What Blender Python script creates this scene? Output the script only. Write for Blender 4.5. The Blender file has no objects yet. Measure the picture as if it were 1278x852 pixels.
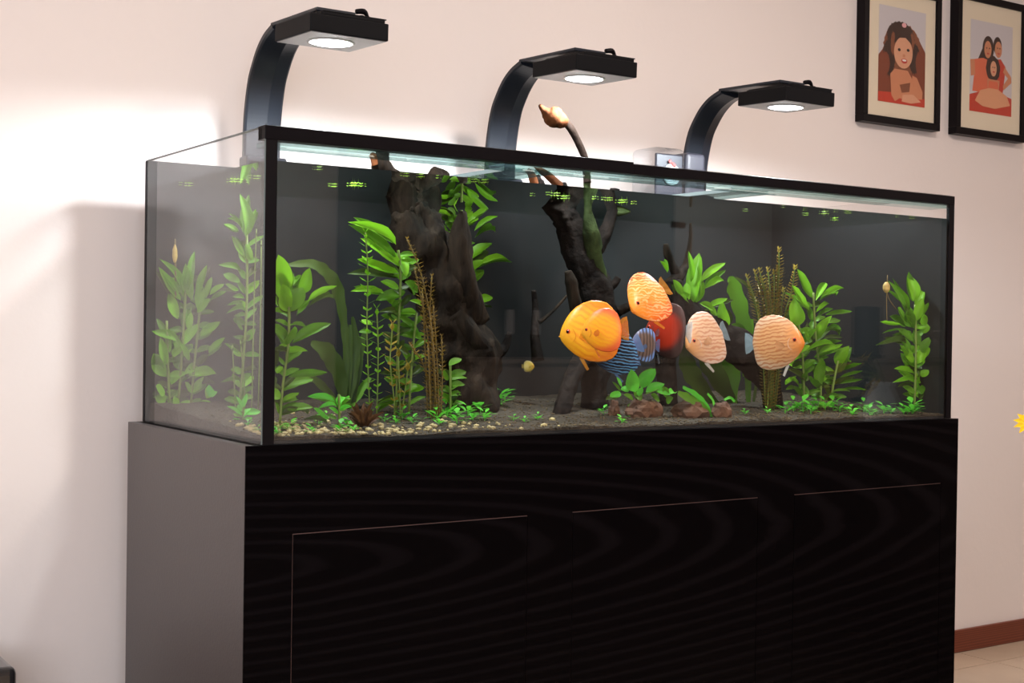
import bpy, bmesh, math, random
from mathutils import Vector, Matrix, noise
random.seed(11)
scn = bpy.context.scene
col = scn.collection
PI = math.pi

# ------------------------------------------------------------------ camera
FPX = 1681.0
CAM = Vector((-0.9143, -2.1474, 0.2059))
YAW, PITCH, ROLL = math.radians(33.576), math.radians(-0.563), math.radians(0.81)
fw = Vector((math.sin(YAW)*math.cos(PITCH), math.cos(YAW)*math.cos(PITCH), math.sin(PITCH)))
r0 = Vector((math.cos(YAW), -math.sin(YAW), 0)); u0 = r0.cross(fw)
RT = math.cos(ROLL)*r0 + math.sin(ROLL)*u0
UP = -math.sin(ROLL)*r0 + math.cos(ROLL)*u0
cam = bpy.data.cameras.new('camera'); camo = bpy.data.objects.new('camera', cam); col.objects.link(camo)
cam.sensor_width = 36; cam.lens = 36*FPX/1278; cam.clip_start = 0.05; cam.clip_end = 60
camo.matrix_world = Matrix(((RT.x, UP.x, -fw.x, CAM.x), (RT.y, UP.y, -fw.y, CAM.y), (RT.z, UP.z, -fw.z, CAM.z), (0, 0, 0, 1)))
scn.camera = camo
def ray(x, y): return fw + RT*((x-639)/FPX) - UP*((y-426)/FPX)
def at(x, y, Y):
    d = ray(x, y); return CAM + d*((Y-CAM.y)/d.y)
def atz(x, y, Z):
    d = ray(x, y); return CAM + d*((Z-CAM.z)/d.z)
def depth(P): return (P-CAM).dot(fw)

# ------------------------------------------------------------------ world, exposure
w = bpy.data.worlds.new('world'); scn.world = w; w.use_nodes = True
w.node_tree.nodes['Background'].inputs[0].default_value = (0.8, 0.85, 1, 1)
w.node_tree.nodes['Background'].inputs[1].default_value = 0.3
vs = scn.view_settings
vs.view_transform = 'Standard'; vs.look = 'None'; vs.gamma = 1; vs.use_curve_mapping = False
vs.exposure = 0.0

FLOOR = -0.85; CEIL = 1.85; YW = 0.755
XL, XR, YF = -4.4, 7.0, -4.2
CEIL_W = 70.0      # warm ceiling lamps, unseen and added as fill
LED_W = 34.0       # aquarium LED heads
FILL_W = 112.0      # fill light at the unseen window added opposite

# ------------------------------------------------------------------ materials
def mat(name):
    m = bpy.data.materials.new(name); m.use_nodes = True
    nt = m.node_tree; nt.nodes.clear()
    out = nt.nodes.new('ShaderNodeOutputMaterial')
    return m, nt, out
def N(nt, t, **kw):
    n = nt.nodes.new('ShaderNode'+t)
    for k, v in kw.items():
        if k.startswith('i_'):
            n.inputs[k[2:].replace('_', ' ')].default_value = v
        else: setattr(n, k, v)
    return n
def c4(c): return (c[0], c[1], c[2], 1)
def plain(name, c, rough=0.5, metal=0, spec=0.5, var=0.0, scale=20, bump=0.0, coat=0.0, stretch=None, sub=0):
    m, nt, out = mat(name); L = nt.links.new
    p = N(nt, 'BsdfPrincipled'); L(p.outputs[0], out.inputs[0])
    p.inputs['Base Color'].default_value = c4(c); p.inputs['Roughness'].default_value = rough
    p.inputs['Metallic'].default_value = metal; p.inputs['Specular IOR Level'].default_value = spec
    p.inputs['Coat Weight'].default_value = coat
    if var or bump:
        tc = N(nt, 'TexCoord'); mp = N(nt, 'Mapping'); L(tc.outputs['Object'], mp.inputs[0])
        if stretch: mp.inputs['Scale'].default_value = stretch
        nz = N(nt, 'TexNoise'); nz.inputs['Scale'].default_value = scale; nz.inputs['Detail'].default_value = 6
        L(mp.outputs[0], nz.inputs['Vector'])
        if var:
            cr = N(nt, 'ValToRGB')
            cr.color_ramp.elements[0].position = 0.3; cr.color_ramp.elements[1].position = 0.7
            cr.color_ramp.elements[0].color = c4([v*(1-var) for v in c]); cr.color_ramp.elements[1].color = c4([min(1, v*(1+var)) for v in c])
            L(nz.outputs['Fac'], cr.inputs[0]); L(cr.outputs[0], p.inputs['Base Color'])
        if bump:
            b = N(nt, 'Bump'); b.inputs['Strength'].default_value = bump; b.inputs['Distance'].default_value = 0.01
            L(nz.outputs['Fac'], b.inputs['Height']); L(b.outputs[0], p.inputs['Normal'])
    return m
def schlick(nt, f0):
    L = nt.links.new
    g = N(nt, 'NewGeometry'); d = N(nt, 'VectorMath', operation='DOT_PRODUCT')
    L(g.outputs['Normal'], d.inputs[0]); L(g.outputs['Incoming'], d.inputs[1])
    a = N(nt, 'Math', operation='ABSOLUTE'); L(d.outputs['Value'], a.inputs[0])
    s = N(nt, 'Math', operation='SUBTRACT'); s.inputs[0].default_value = 1; L(a.outputs[0], s.inputs[1])
    p = N(nt, 'Math', operation='POWER'); L(s.outputs[0], p.inputs[0]); p.inputs[1].default_value = 5
    q = N(nt, 'Math', operation='MULTIPLY_ADD'); L(p.outputs[0], q.inputs[0]); q.inputs[1].default_value = 1-f0; q.inputs[2].default_value = f0
    return g, a, q
def pane_glass(name, tint=(1, 1, 1), f0=0.035):
    m, nt, out = mat(name); L = nt.links.new
    g, a, q = schlick(nt, f0)
    t = N(nt, 'BsdfTransparent'); t.inputs[0].default_value = c4(tint)
    gl = N(nt, 'BsdfGlossy'); gl.inputs['Roughness'].default_value = 0.0
    mx = N(nt, 'MixShader'); L(q.outputs[0], mx.inputs[0]); L(t.outputs[0], mx.inputs[1]); L(gl.outputs[0], mx.inputs[2])
    L(mx.outputs[0], out.inputs[0]); return m
def water_mat():
    # from above an ordinary Fresnel surface, from below a mirror beyond the critical angle
    m, nt, out = mat('water_surface'); L = nt.links.new
    g, a, q = schlick(nt, 0.02)
    mr = N(nt, 'MapRange', interpolation_type='SMOOTHSTEP'); L(a.outputs[0], mr.inputs['Value'])
    mr.inputs['From Min'].default_value = 0.42; mr.inputs['From Max'].default_value = 0.68
    mr.inputs['To Min'].default_value = 1.0; mr.inputs['To Max'].default_value = 0.03
    mf = N(nt, 'Mix'); L(g.outputs['Backfacing'], mf.inputs[0]); L(q.outputs[0], mf.inputs[2]); L(mr.outputs[0], mf.inputs[3])
    t = N(nt, 'BsdfTransparent'); t.inputs[0].default_value = (0.97, 1, 0.98, 1)
    gl = N(nt, 'BsdfGlossy'); gl.inputs['Roughness'].default_value = 0.0; gl.inputs['Color'].default_value = (0.8, 0.85, 0.8, 1)
    mx = N(nt, 'MixShader'); L(mf.outputs[0], mx.inputs[0]); L(t.outputs[0], mx.inputs[1]); L(gl.outputs[0], mx.inputs[2])
    L(mx.outputs[0], out.inputs[0]); return m
def leaf_mat(name, c1, c2, trans=0.4, rough=0.45):
    m, nt, out = mat(name); L = nt.links.new
    tc = N(nt, 'TexCoord'); oi = N(nt, 'ObjectInfo')
    nz = N(nt, 'TexNoise'); nz.inputs['Scale'].default_value = 3; L(tc.outputs['Object'], nz.inputs['Vector'])
    ad = N(nt, 'Math', operation='ADD'); L(nz.outputs['Fac'], ad.inputs[0]); L(oi.outputs['Random'], ad.inputs[1])
    hf = N(nt, 'Math', operation='MULTIPLY'); L(ad.outputs[0], hf.inputs[0]); hf.inputs[1].default_value = 0.55
    mx = N(nt, 'Mix', data_type='RGBA'); L(hf.outputs[0], mx.inputs[0]); mx.inputs[6].default_value = c4(c1); mx.inputs[7].default_value = c4(c2)
    p = N(nt, 'BsdfPrincipled'); p.inputs['Roughness'].default_value = rough; p.inputs['Specular IOR Level'].default_value = 0.25
    L(mx.outputs[2], p.inputs['Base Color'])
    tl = N(nt, 'BsdfTranslucent'); L(mx.outputs[2], tl.inputs[0])
    ms = N(nt, 'MixShader'); ms.inputs[0].default_value = trans
    L(p.outputs[0], ms.inputs[1]); L(tl.outputs[0], ms.inputs[2]); L(ms.outputs[0], out.inputs[0]); return m
def emit(name, c, s):
    m, nt, out = mat(name); e = N(nt, 'Emission'); e.inputs[0].default_value = c4(c); e.inputs[1].default_value = s
    nt.links.new(e.outputs[0], out.inputs[0]); return m
def grain(name, base, light, rough, sc, spec=0.35, dist=7, rings=False):
    m, nt, out = mat(name); L = nt.links.new
    p = N(nt, 'BsdfPrincipled'); L(p.outputs[0], out.inputs[0]); p.inputs['Roughness'].default_value = rough
    p.inputs['Specular IOR Level'].default_value = spec
    tc = N(nt, 'TexCoord'); mp = N(nt, 'Mapping'); L(tc.outputs['Object'], mp.inputs[0]); mp.inputs['Scale'].default_value = sc
    wv = N(nt, 'TexWave', bands_direction='Z'); L(mp.outputs[0], wv.inputs['Vector'])
    if rings: wv.wave_type = 'RINGS'; wv.rings_direction = 'Y'; mp.inputs['Location'].default_value = (0.3, 0, 3.2)
    wv.inputs['Scale'].default_value = 1.0; wv.inputs['Distortion'].default_value = dist; wv.inputs['Detail'].default_value = 4; wv.inputs['Detail Scale'].default_value = 0.6
    cr = N(nt, 'ValToRGB'); cr.color_ramp.elements[0].position = 0.55; cr.color_ramp.elements[1].position = 1.0
    cr.color_ramp.elements[0].color = c4(base); cr.color_ramp.elements[1].color = c4(light)
    L(wv.outputs['Fac'], cr.inputs[0]); L(cr.outputs[0], p.inputs['Base Color'])
    b = N(nt, 'Bump'); b.inputs['Strength'].default_value = 0.08; b.inputs['Distance'].default_value = 0.002
    L(wv.outputs['Fac'], b.inputs['Height']); L(b.outputs[0], p.inputs['Normal'])
    return m

M = {}
M['wall'] = plain('wall_paint', (0.80, 0.725, 0.695), 0.85, spec=0.2, bump=0.05, scale=60)
M['ceiling'] = plain('ceiling_paint', (0.85, 0.82, 0.78), 0.9, spec=0.2, bump=0.02, scale=40)
M['floor'] = plain('cream_marble', (0.62, 0.50, 0.38), 0.25, var=0.12, scale=2.5)
M['grout'] = plain('grout', (0.54, 0.44, 0.34), 0.9, bump=0.1)
M['skirting'] = grain('red_brown_wood', (0.13, 0.028, 0.014), (0.20, 0.05, 0.022), 0.35, (1, 40, 40))
M['cab_front'] = grain('black_wood_grain', (0.0008, 0.0004, 0.0008), (0.0028, 0.0020, 0.0027), 0.45, (1.9, 1.9, 15), 0.04, 3.5, True)
M['cab_side'] = plain('satin_black_laminate', (0.062, 0.053, 0.054), 0.42, bump=0.06, scale=200, spec=0.65)
M['cab_line'] = plain('door_edge', (0.30, 0.16, 0.13), 0.5)
M['black'] = plain('black_plastic', (0.004, 0.003, 0.004), 0.4, spec=0.08)
M['silicone'] = plain('black_silicone', (0.004, 0.003, 0.004), 0.5, spec=0.1)
M['film'] = plain('black_sheet', (0.012, 0.014, 0.015), 0.6, spec=0.2)
M['glass'] = pane_glass('tank_glass')
M['glass_teal'] = pane_glass('brace_glass', (0.70, 0.86, 0.85), 0.05)
M['edge'] = plain('glass_edge', (0.12, 0.15, 0.15), 0.25)
M['water'] = water_mat()
M['arm'] = plain('anodised_arm', (0.012, 0.015, 0.022), 0.36, spec=0.3)
M['lamp_black'] = plain('lamp_housing', (0.005, 0.005, 0.006), 0.45, spec=0.08)
M['lamp_under'] = plain('lamp_underside', (0.30, 0.30, 0.31), 0.4, metal=0.3)
M['led'] = emit('led_lens', (0.93, 0.97, 1.0), 14)
M['rim_ring'] = plain('lens_ring', (0.75, 0.77, 0.8), 0.3)
M['wood'] = plain('driftwood', (0.012, 0.008, 0.005), 0.85, var=0.75, scale=26, bump=1.0, stretch=(2.0, 2.0, 0.5), spec=0.1)
M['wood_dark'] = plain('dark_driftwood', (0.007, 0.005, 0.004), 0.85, var=0.7, scale=30, bump=1.0, spec=0.1)
M['wood_dry'] = plain('dry_driftwood', (0.095, 0.032, 0.012), 0.8, spec=0.08, var=0.4, scale=40, bump=0.5)
M['wood_twig'] = plain('twig_bark', (0.012, 0.007, 0.005), 0.8, spec=0.08, var=0.4, scale=40, bump=0.5)
M['moss'] = plain('mossy_wood', (0.030, 0.045, 0.016), 0.9, spec=0.08, var=0.6, scale=30, bump=0.8)
M['soil'] = plain('planted_soil', (0.026, 0.019, 0.009), 0.95, var=0.6, scale=120, bump=1.0)
M['pebble'] = plain('pale_gravel', (0.33, 0.27, 0.12), 0.7, var=0.4, scale=14)
M['grain'] = plain('soil_grain', (0.06, 0.043, 0.018), 0.9, var=0.6, scale=25)
M['rock'] = plain('brown_rock', (0.075, 0.032, 0.014), 0.85, var=0.65, scale=16, bump=0.9)
M['leaf'] = leaf_mat('bright_leaf', (0.10, 0.30, 0.010), (0.22, 0.50, 0.022))
M['leaf_mid'] = leaf_mat('mid_leaf', (0.055, 0.16, 0.010), (0.13, 0.32, 0.022))  # darker copy of the bright leaf, shade of inner leaves put into colour
M['leaf_dim'] = leaf_mat('dim_olive_leaf', (0.030, 0.060, 0.010), (0.07, 0.12, 0.02))  # olive, darkened so that leaves deep in the plants look shaded
M['leaf_low'] = leaf_mat('carpet_leaf', (0.05, 0.36, 0.025), (0.15, 0.60, 0.05))
M['leaf_red'] = leaf_mat('reddish_leaf', (0.07, 0.075, 0.010), (0.26, 0.14, 0.02))
M['leaf_gold'] = leaf_mat('golden_leaf', (0.16, 0.15, 0.016), (0.40, 0.26, 0.04))
M['leaf_maroon'] = leaf_mat('maroon_leaf', (0.06, 0.028, 0.012), (0.11, 0.05, 0.02))
M['leaf_float'] = leaf_mat('floating_leaf', (0.25, 0.50, 0.03), (0.45, 0.70, 0.08))
M['stem'] = plain('green_stem', (0.13, 0.20, 0.03), 0.6)
M['stem_brown'] = plain('brown_stem', (0.16, 0.11, 0.03), 0.6)
M['bud'] = plain('yellow_bud', (0.45, 0.32, 0.10), 0.6, var=0.3, scale=60)
M['frame'] = plain('black_frame', (0.006, 0.004, 0.005), 0.35, spec=0.12)
M['mount'] = plain('cream_mount', (0.80, 0.70, 0.54), 0.8)
M['eye_dark'] = plain('pupil', (0.004, 0.003, 0.003), 0.15)
M['eye_red'] = plain('red_iris', (0.55, 0.03, 0.01), 0.3)

# ------------------------------------------------------------------ mesh helpers
def mesh_obj(name, verts, faces, m, parent=None, smooth=False, mats=None, midx=None):
    me = bpy.data.meshes.new(name); me.from_pydata([tuple(v) for v in verts], [], faces)
    for mm in (mats or [m]): me.materials.append(mm)
    if midx: me.polygons.foreach_set('material_index', midx)
    if smooth: me.polygons.foreach_set('use_smooth', [True]*len(faces))
    me.update()
    o = bpy.data.objects.new(name, me); col.objects.link(o)
    if parent: o.parent = parent
    return o
def bm_obj(name, bm, m, parent=None, smooth=False, mats=None):
    me = bpy.data.meshes.new(name); bm.normal_update(); bm.to_mesh(me); bm.free()
    for mm in (mats or [m]): me.materials.append(mm)
    if smooth: me.polygons.foreach_set('use_smooth', [True]*len(me.polygons))
    o = bpy.data.objects.new(name, me); col.objects.link(o)
    if parent: o.parent = parent
    return o
def add_box(bm, x0, x1, y0, y1, z0, z1, mi=0):
    v = [bm.verts.new(p) for p in ((x0,y0,z0),(x1,y0,z0),(x1,y1,z0),(x0,y1,z0),(x0,y0,z1),(x1,y0,z1),(x1,y1,z1),(x0,y1,z1))]
    for f in ((0,3,2,1),(4,5,6,7),(0,1,5,4),(1,2,6,5),(2,3,7,6),(3,0,4,7)):
        bm.faces.new([v[i] for i in f]).material_index = mi
def box(name, x0, x1, y0, y1, z0, z1, m, parent=None, bevel=0.0, seg=2):
    bm = bmesh.new(); add_box(bm, x0, x1, y0, y1, z0, z1)
    if bevel: bmesh.ops.bevel(bm, geom=list(bm.edges), offset=bevel, segments=seg, affect='EDGES', profile=0.5)
    return bm_obj(name, bm, m, parent)
def lathe(name, prof, m, parent=None, n=28, loc=(0,0,0), smooth=True):
    vs_, fs = [], []
    for r, z in prof:
        for k in range(n): vs_.append((loc[0]+r*math.cos(2*PI*k/n), loc[1]+r*math.sin(2*PI*k/n), loc[2]+z))
    for i in range(len(prof)-1):
        for k in range(n): fs.append((i*n+k, i*n+(k+1) % n, (i+1)*n+(k+1) % n, (i+1)*n+k))
    fs.append(tuple(reversed(range(n)))); fs.append(tuple((len(prof)-1)*n+k for k in range(n)))
    return mesh_obj(name, vs_, fs, m, parent, smooth)
def tube_geo(pts, rad, n=8, rough=0.0, seed=0.0, sub=4):
    # smooth path (Catmull-Rom) with rings, slightly gnarled
    P = [Vector(p) for p in pts]
    if len(P) == 2: P = [P[0], (P[0]+P[1])/2, P[1]]; rad = [rad[0], (rad[0]+rad[1])/2, rad[1]]
    Q, R_ = [], []
    for i in range(len(P)-1):
        a, b, c, d = P[max(i-1, 0)], P[i], P[i+1], P[min(i+2, len(P)-1)]
        for k in range(sub):
            t = k/sub
            Q.append(0.5*((2*b)+(c-a)*t+(2*a-5*b+4*c-d)*t*t+(3*b-a-3*c+d)*t**3)); R_.append(rad[i]*(1-t)+rad[i+1]*t)
    Q.append(P[-1]); R_.append(rad[-1])
    V, F = [], []
    ref = Vector((0.3, 0.9, 0.2)).normalized()
    for i, q in enumerate(Q):
        t = (Q[min(i+1, len(Q)-1)]-Q[max(i-1, 0)]).normalized()
        a = t.cross(ref); a = a.normalized() if a.length > 1e-4 else Vector((1, 0, 0)); b = t.cross(a)
        for k in range(n):
            an = 2*PI*k/n; d = a*math.cos(an)+b*math.sin(an); r = R_[i]
            if rough: r *= 1+rough*(0.75*noise.noise(Vector((math.cos(an)*1.6+seed, math.sin(an)*1.6, i*0.16)))+0.45*noise.noise(Vector((math.cos(an)*4+seed, math.sin(an)*4, i*0.35)))+0.3*noise.noise(Vector((math.cos(an)*9+seed, math.sin(an)*9, i*0.7))))
            V.append(q+d*r)
    for i in range(len(Q)-1):
        for k in range(n): F.append((i*n+k, i*n+(k+1) % n, (i+1)*n+(k+1) % n, (i+1)*n+k))
    F.append(tuple(reversed(range(n)))); F.append(tuple((len(Q)-1)*n+k for k in range(n)))
    return V, F
def tube(name, pts, rad, m, parent=None, n=8, rough=0.0, seed=0.0, sub=4):
    V, F = tube_geo(pts, rad, n, rough, seed, sub)
    return mesh_obj(name, V, F, m, parent, True)
def thing(name, label, cat, loc=(0, 0, 0), group=None):
    o = bpy.data.objects.new(name, None); col.objects.link(o); o.location = loc; o.empty_display_size = 0.05
    o['label'] = label; o['category'] = cat
    if group: o['group'] = group
    return o
def keep(o, parent):
    # parent an object modelled in world space without moving it
    o.parent = parent; o.matrix_parent_inverse = Matrix.Translation(-Vector(parent.location)); return o
def tag(o, label, cat, group=None, kind=None):
    o['label'] = label; o['category'] = cat
    if group: o['group'] = group
    if kind: o['kind'] = kind
    return o
def struct(o, label=None, cat=None):
    o['kind'] = 'structure'
    if label: o['label'] = label; o['category'] = cat
    return o

# ------------------------------------------------------------------ the room
t = 0.12
struct(box('wall_back', XL-t, XR+t, YW, YW+t, FLOOR, CEIL, M['wall']), 'warm white painted wall behind the aquarium', 'wall')
struct(box('wall_right', XR, XR+t, YF, YW, FLOOR, CEIL, M['wall']), 'warm white end wall beyond the dining table', 'wall')
struct(box('wall_left', XL-t, XL, YF, YW, FLOOR, CEIL, M['wall']), 'warm white side wall beyond the black box', 'wall')
# opposite wall with an opening for an unseen window added as soft fill
WX0, WX1, WZ0, WZ1 = -3.9, -0.7, -0.35, 1.6
bm = bmesh.new()
add_box(bm, XL-t, XR+t, YF-t, YF, FLOOR, WZ0); add_box(bm, XL-t, XR+t, YF-t, YF, WZ1, CEIL)
add_box(bm, XL-t, WX0, YF-t, YF, WZ0, WZ1); add_box(bm, WX1, XR+t, YF-t, YF, WZ0, WZ1)
struct(bm_obj('wall_front', bm, M['wall']), 'warm white wall opposite the aquarium, with a wide added window', 'wall')
wf = struct(thing('fill_window_1', 'wide white framed window, added for fill light, in the wall opposite the aquarium', 'window', ((WX0+WX1)/2, YF, WZ0)))
for x0, x1, z0, z1 in ((WX0, WX1, WZ0, WZ0+0.05), (WX0, WX1, WZ1-0.05, WZ1), (WX0, WX0+0.05, WZ0+0.05, WZ1-0.05), (WX1-0.05, WX1, WZ0+0.05, WZ1-0.05), (-2.33, -2.27, WZ0+0.05, WZ1-0.05)):
    keep(box('fill_window_frame', x0, x1, YF-0.08, YF-0.02, z0, z1, M['ceiling']), wf)
for x0, x1 in ((WX0+0.05, -2.33), (-2.27, WX1-0.05)):
    keep(box('pane', x0, x1, YF-0.055, YF-0.045, WZ0+0.05, WZ1-0.05, M['glass']), wf)
sk = bpy.data.lights.new('window_fill', 'AREA'); sk.shape = 'RECTANGLE'; sk.size = WX1-WX0; sk.size_y = WZ1-WZ0; sk.energy = FILL_W; sk.color = (0.92, 1.0, 1.12)
sko = bpy.data.objects.new('window_fill', sk); col.objects.link(sko); sko.location = ((WX0+WX1)/2, YF-0.16, (WZ0+WZ1)/2); sko.rotation_euler = (PI/2, 0, 0)
struct(box('ceiling', XL-t, XR+t, YF-t, YW+t, CEIL, CEIL+t, M['ceiling']), 'plain white ceiling', 'ceiling')
# floor: slab with marble tiles
fl = struct(box('floor', XL-t, XR+t, YF-t, YW+t, FLOOR-t, FLOOR-0.006, M['grout']), 'cream marble tile floor', 'floor')
ts = 0.8; tile_me = None
for i in range(15):
    for j in range(7):
        x0 = XL+i*ts; y0 = YF+j*ts
        if x0 > XR-0.1 or y0 > YW-0.1: continue
        if tile_me is None or x0+ts > XR or y0+ts > YW:
            o = box('tile', 0.002, min(ts, XR-x0)-0.002, 0.002, min(ts, YW-y0)-0.002, -0.006, 0, M['floor'])
            if tile_me is None: tile_me = o.data
        else:
            o = bpy.data.objects.new('tile', tile_me); col.objects.link(o)
        o.location = (x0, y0, FLOOR); o.parent = fl
bz = FLOOR+0.075
struct(box('baseboard_back', XL, XR, YW-0.014, YW, FLOOR, bz, M['skirting'], None, 0.004), 'red brown wooden skirting below the pictures', 'skirting')
struct(box('baseboard_front', XL, 1.9, YF, YF+0.014, FLOOR, bz, M['skirting'], None, 0.004), 'red brown wooden skirting on the opposite wall', 'skirting')
# dark double door in the opposite wall (seen only as a reflection in the front glass)
d1 = struct(thing('door_1', 'dark brown panelled double door in the opposite wall', 'door', (3.3, YF, FLOOR)))
M['door'] = grain('dark_door_wood', (0.02, 0.012, 0.009), (0.035, 0.02, 0.014), 0.5, (20, 20, 1))
for k in range(2):
    x0 = 2.2+k*1.14
    l = keep(box('door_leaf', x0, x0+1.12, YF, YF+0.04, FLOOR, FLOOR+2.3, M['door'], None, 0.004), d1)
    for q in range(2):
        p = box('door_panel', x0+0.16, x0+0.96, YF+0.04, YF+0.052, FLOOR+0.2+q*1.05, FLOOR+1.1+q*1.05, M['door'], None, 0.005); p.parent = l
    h = box('handle', x0+(1.02 if k == 0 else 0.06), x0+(1.06 if k == 0 else 0.1), YF+0.052, YF+0.09, FLOOR+1.02, FLOOR+1.16, M['rim_ring'], None, 0.008); h.parent = l
# round ceiling lamps, out of view, added to light the wall
for k, (x, y) in enumerate(((-1.7, -1.1), (1.3, -1.15), (4.4, -1.9))):
    cl = thing('added_ceiling_lamp', ('added round ceiling lamp nearest the fill window', 'added round ceiling lamp above the middle of the room', 'added round ceiling lamp above the dining table end')[k], 'lamp', (x, y, CEIL), 'added ceiling lamps')
    lathe('base', [(0.2, -0.02), (0.21, -0.01), (0.21, 0)], M['rim_ring'], cl)
    lathe('diffuser', [(0.02, -0.075), (0.1, -0.07), (0.16, -0.05), (0.19, -0.02)], emit('warm_diffuser', (1, 0.88, 0.78), 3.0), cl)
    a = bpy.data.lights.new('ceiling_fill', 'AREA'); a.shape = 'DISK'; a.size = 0.38; a.energy = CEIL_W*(0.30, 0.72, 0.45)[k]; a.color = (1.0, 0.85, 0.76)
    ao = bpy.data.objects.new('ceiling_fill', a); col.objects.link(ao); ao.parent = cl; ao.location = (0, 0, -0.085)

# ------------------------------------------------------------------ aquarium cabinet
TL, TW, TH = 1.8, 0.62, 0.544
OH = 0.028
cb = thing('aquarium_cabinet', 'long black wood-grain cabinet carrying the aquarium, three flush doors', 'cabinet', (TL/2, TW/2, FLOOR))
Z0 = FLOOR
keep(box('side_panel', -OH, -OH+0.018, 0.0, TW+0.01, Z0, 0, M['cab_side'], None, 0.0012), cb)
keep(box('side_panel', TL+OH-0.018, TL+OH, 0.0, TW+0.01, Z0, 0, M['cab_side'], None, 0.0012), cb)
keep(box('back_panel', -OH+0.018, TL+OH-0.018, TW-0.01, TW+0.008, Z0, -0.02, M['cab_side']), cb)
keep(box('top_panel', -OH+0.018, TL+OH-0.018, 0.0, TW+0.01, -0.02, 0, M['cab_front']), cb)
doors = ((0.060, 0.552), (0.659, 1.160), (1.270, 1.767)); DT, DB = -0.155, Z0+0.06
bm = bmesh.new(); F0, F1 = -0.002, 0.0
add_box(bm, -OH, TL+OH, F0, 0.0, DT, 0.0)
xs = [-OH]+[v for d in doors for v in d]+[TL+OH]
for i in range(0, len(xs), 2): add_box(bm, xs[i], xs[i+1], F0, 0.0, DB, DT)
add_box(bm, -OH, TL+OH, F0, 0.0, Z0, DB)
keep(bm_obj('front_frame', bm, M['cab_front']), cb)
keep(box('carcass_edge', -OH+0.02, TL+OH-0.02, 0.0005, 0.014, Z0, -0.021, M['cab_line']), cb)
for a, b in doors:
    keep(box('door', a+0.0016, b-0.0016, F0-0.0006, 0.0004, DB+0.0016, DT-0.0016, M['cab_front'], None, 0.0004, 1), cb)

# ------------------------------------------------------------------ the tank
aq = thing('aquarium', 'long rectangular glass aquarium with black front rim and corner strips', 'aquarium', (TL/2, TW/2, 0))
g = 0.010
keep(box('front_pane', 0, TL, 0.0, g, 0.001, TH, M['glass']), aq)
keep(box('side_pane', 0, g, g+0.0005, TW-g, 0.001, TH, M['glass']), aq)
rp = keep(box('side_pane', TL-g, TL, g+0.0005, TW-g, 0.001, TH, M['glass']), aq)
f = keep(box('black_sheet', TL-g-0.002, TL-g-0.0005, g+0.001, TW-g-0.001, 0.001, 0.4885, M['film']), aq)  # added dark sheet, stands in for the dark mirroring of the end pane
keep(box('back_pane', 0, TL, TW-g, TW, 0.001, TH, M['film']), aq)
keep(box('base_pane', g+0.0005, TL-g-0.0025, g+0.0005, TW-g-0.0005, 0.0005, 0.006, M['film']), aq)
keep(box('corner_strip', 0.0025, 0.0235, -0.0012, -0.0001, 0.001, TH-0.002, M['silicone']), aq)
keep(box('corner_strip', TL-0.018, TL-0.002, -0.0012, -0.0001, 0.001, TH-0.002, M['silicone']), aq)
keep(box('corner_strip', TL+0.0001, TL+0.0008, -0.001, 0.022, 0.001, TH-0.002, M['silicone']), aq)
keep(box('corner_strip', 0.0, 0.0022, -0.0008, -0.0001, 0.001, TH-0.002, M['edge']), aq)
keep(box('corner_strip', -0.0006, -0.0001, TW-0.012, TW, 0.001, TH-0.002, M['silicone']), aq)
keep(box('pane_edge', 0.0, g, g, TW-g, TH+0.0001, TH+0.0006, M['edge']), aq)
# black rim: two lengths that meet with a small step
keep(box('rim', 0.0, 0.80, -0.0025, 0.028, TH-0.022, TH+0.002, M['black'], None, 0.001), aq)
keep(box('rim', 0.8004, TL, -0.0025, 0.028, TH-0.022, TH-0.0015, M['black'], None, 0.001), aq)
keep(box('front_brace', g+0.001, TL-g-0.001, 0.012, 0.062, TH-0.031, TH-0.0225, M['glass_teal']), aq)
for x in (0.53, 1.13):
    keep(box('cross_brace', x, x+0.11, 0.064, TW-g-0.001, TH-0.030, TH-0.022, M['glass_teal']), aq)
    keep(box('brace_edge', x-0.001, x-0.0001, 0.064, TW-g-0.001, TH-0.030, TH-0.022, M['edge']), aq)
# water: the surface, level with the glass all round
WL = 0.488
wv, wf_ = [], []
nx, ny = 60, 20
for j in range(ny+1):
    for i in range(nx+1):
        wv.append((g+0.0005+(TL-2*g-0.003)*i/nx, g+0.0005+(TW-2*g-0.001)*j/ny, WL))
for j in range(ny):
    for i in range(nx): wf_.append((j*(nx+1)+i, j*(nx+1)+i+1, (j+1)*(nx+1)+i+1, (j+1)*(nx+1)+i))
tag(mesh_obj('water', wv, wf_, M['water'], None, True), 'clear still water filling the aquarium almost to the rim', 'water', kind='stuff')

# ------------------------------------------------------------------ substrate
def ground_z(x, y):
    return 0.010+0.030*max(0, min(1, y/0.6))+0.006*noise.noise(Vector((x*5, y*7, 0)))+0.003*noise.noise(Vector((x*18, y*18, 3)))
def on_ground(px, py):
    z = 0.02
    for _ in range(12):
        P = atz(px, py, z); y = max(0.02, min(0.59, P.y)); x = max(0.02, min(1.77, P.x)); z = 0.5*z+0.5*ground_z(x, y)
    return Vector((x, y, ground_z(x, y)))
sv, sf = [], []
nx, ny = 150, 50
for j in range(ny+1):
    for i in range(nx+1):
        x = 0.0108+(1.7872-0.0108)*i/nx; y = 0.0108+(0.6085-0.0108)*j/ny
        sv.append((x, y, ground_z(x, y)+random.uniform(-0.0012, 0.0012)))
for j in range(ny):
    for i in range(nx): sf.append((j*(nx+1)+i, j*(nx+1)+i+1, (j+1)*(nx+1)+i+1, (j+1)*(nx+1)+i))
b0 = len(sv)   # skirt down to the base so that it has real depth
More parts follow.
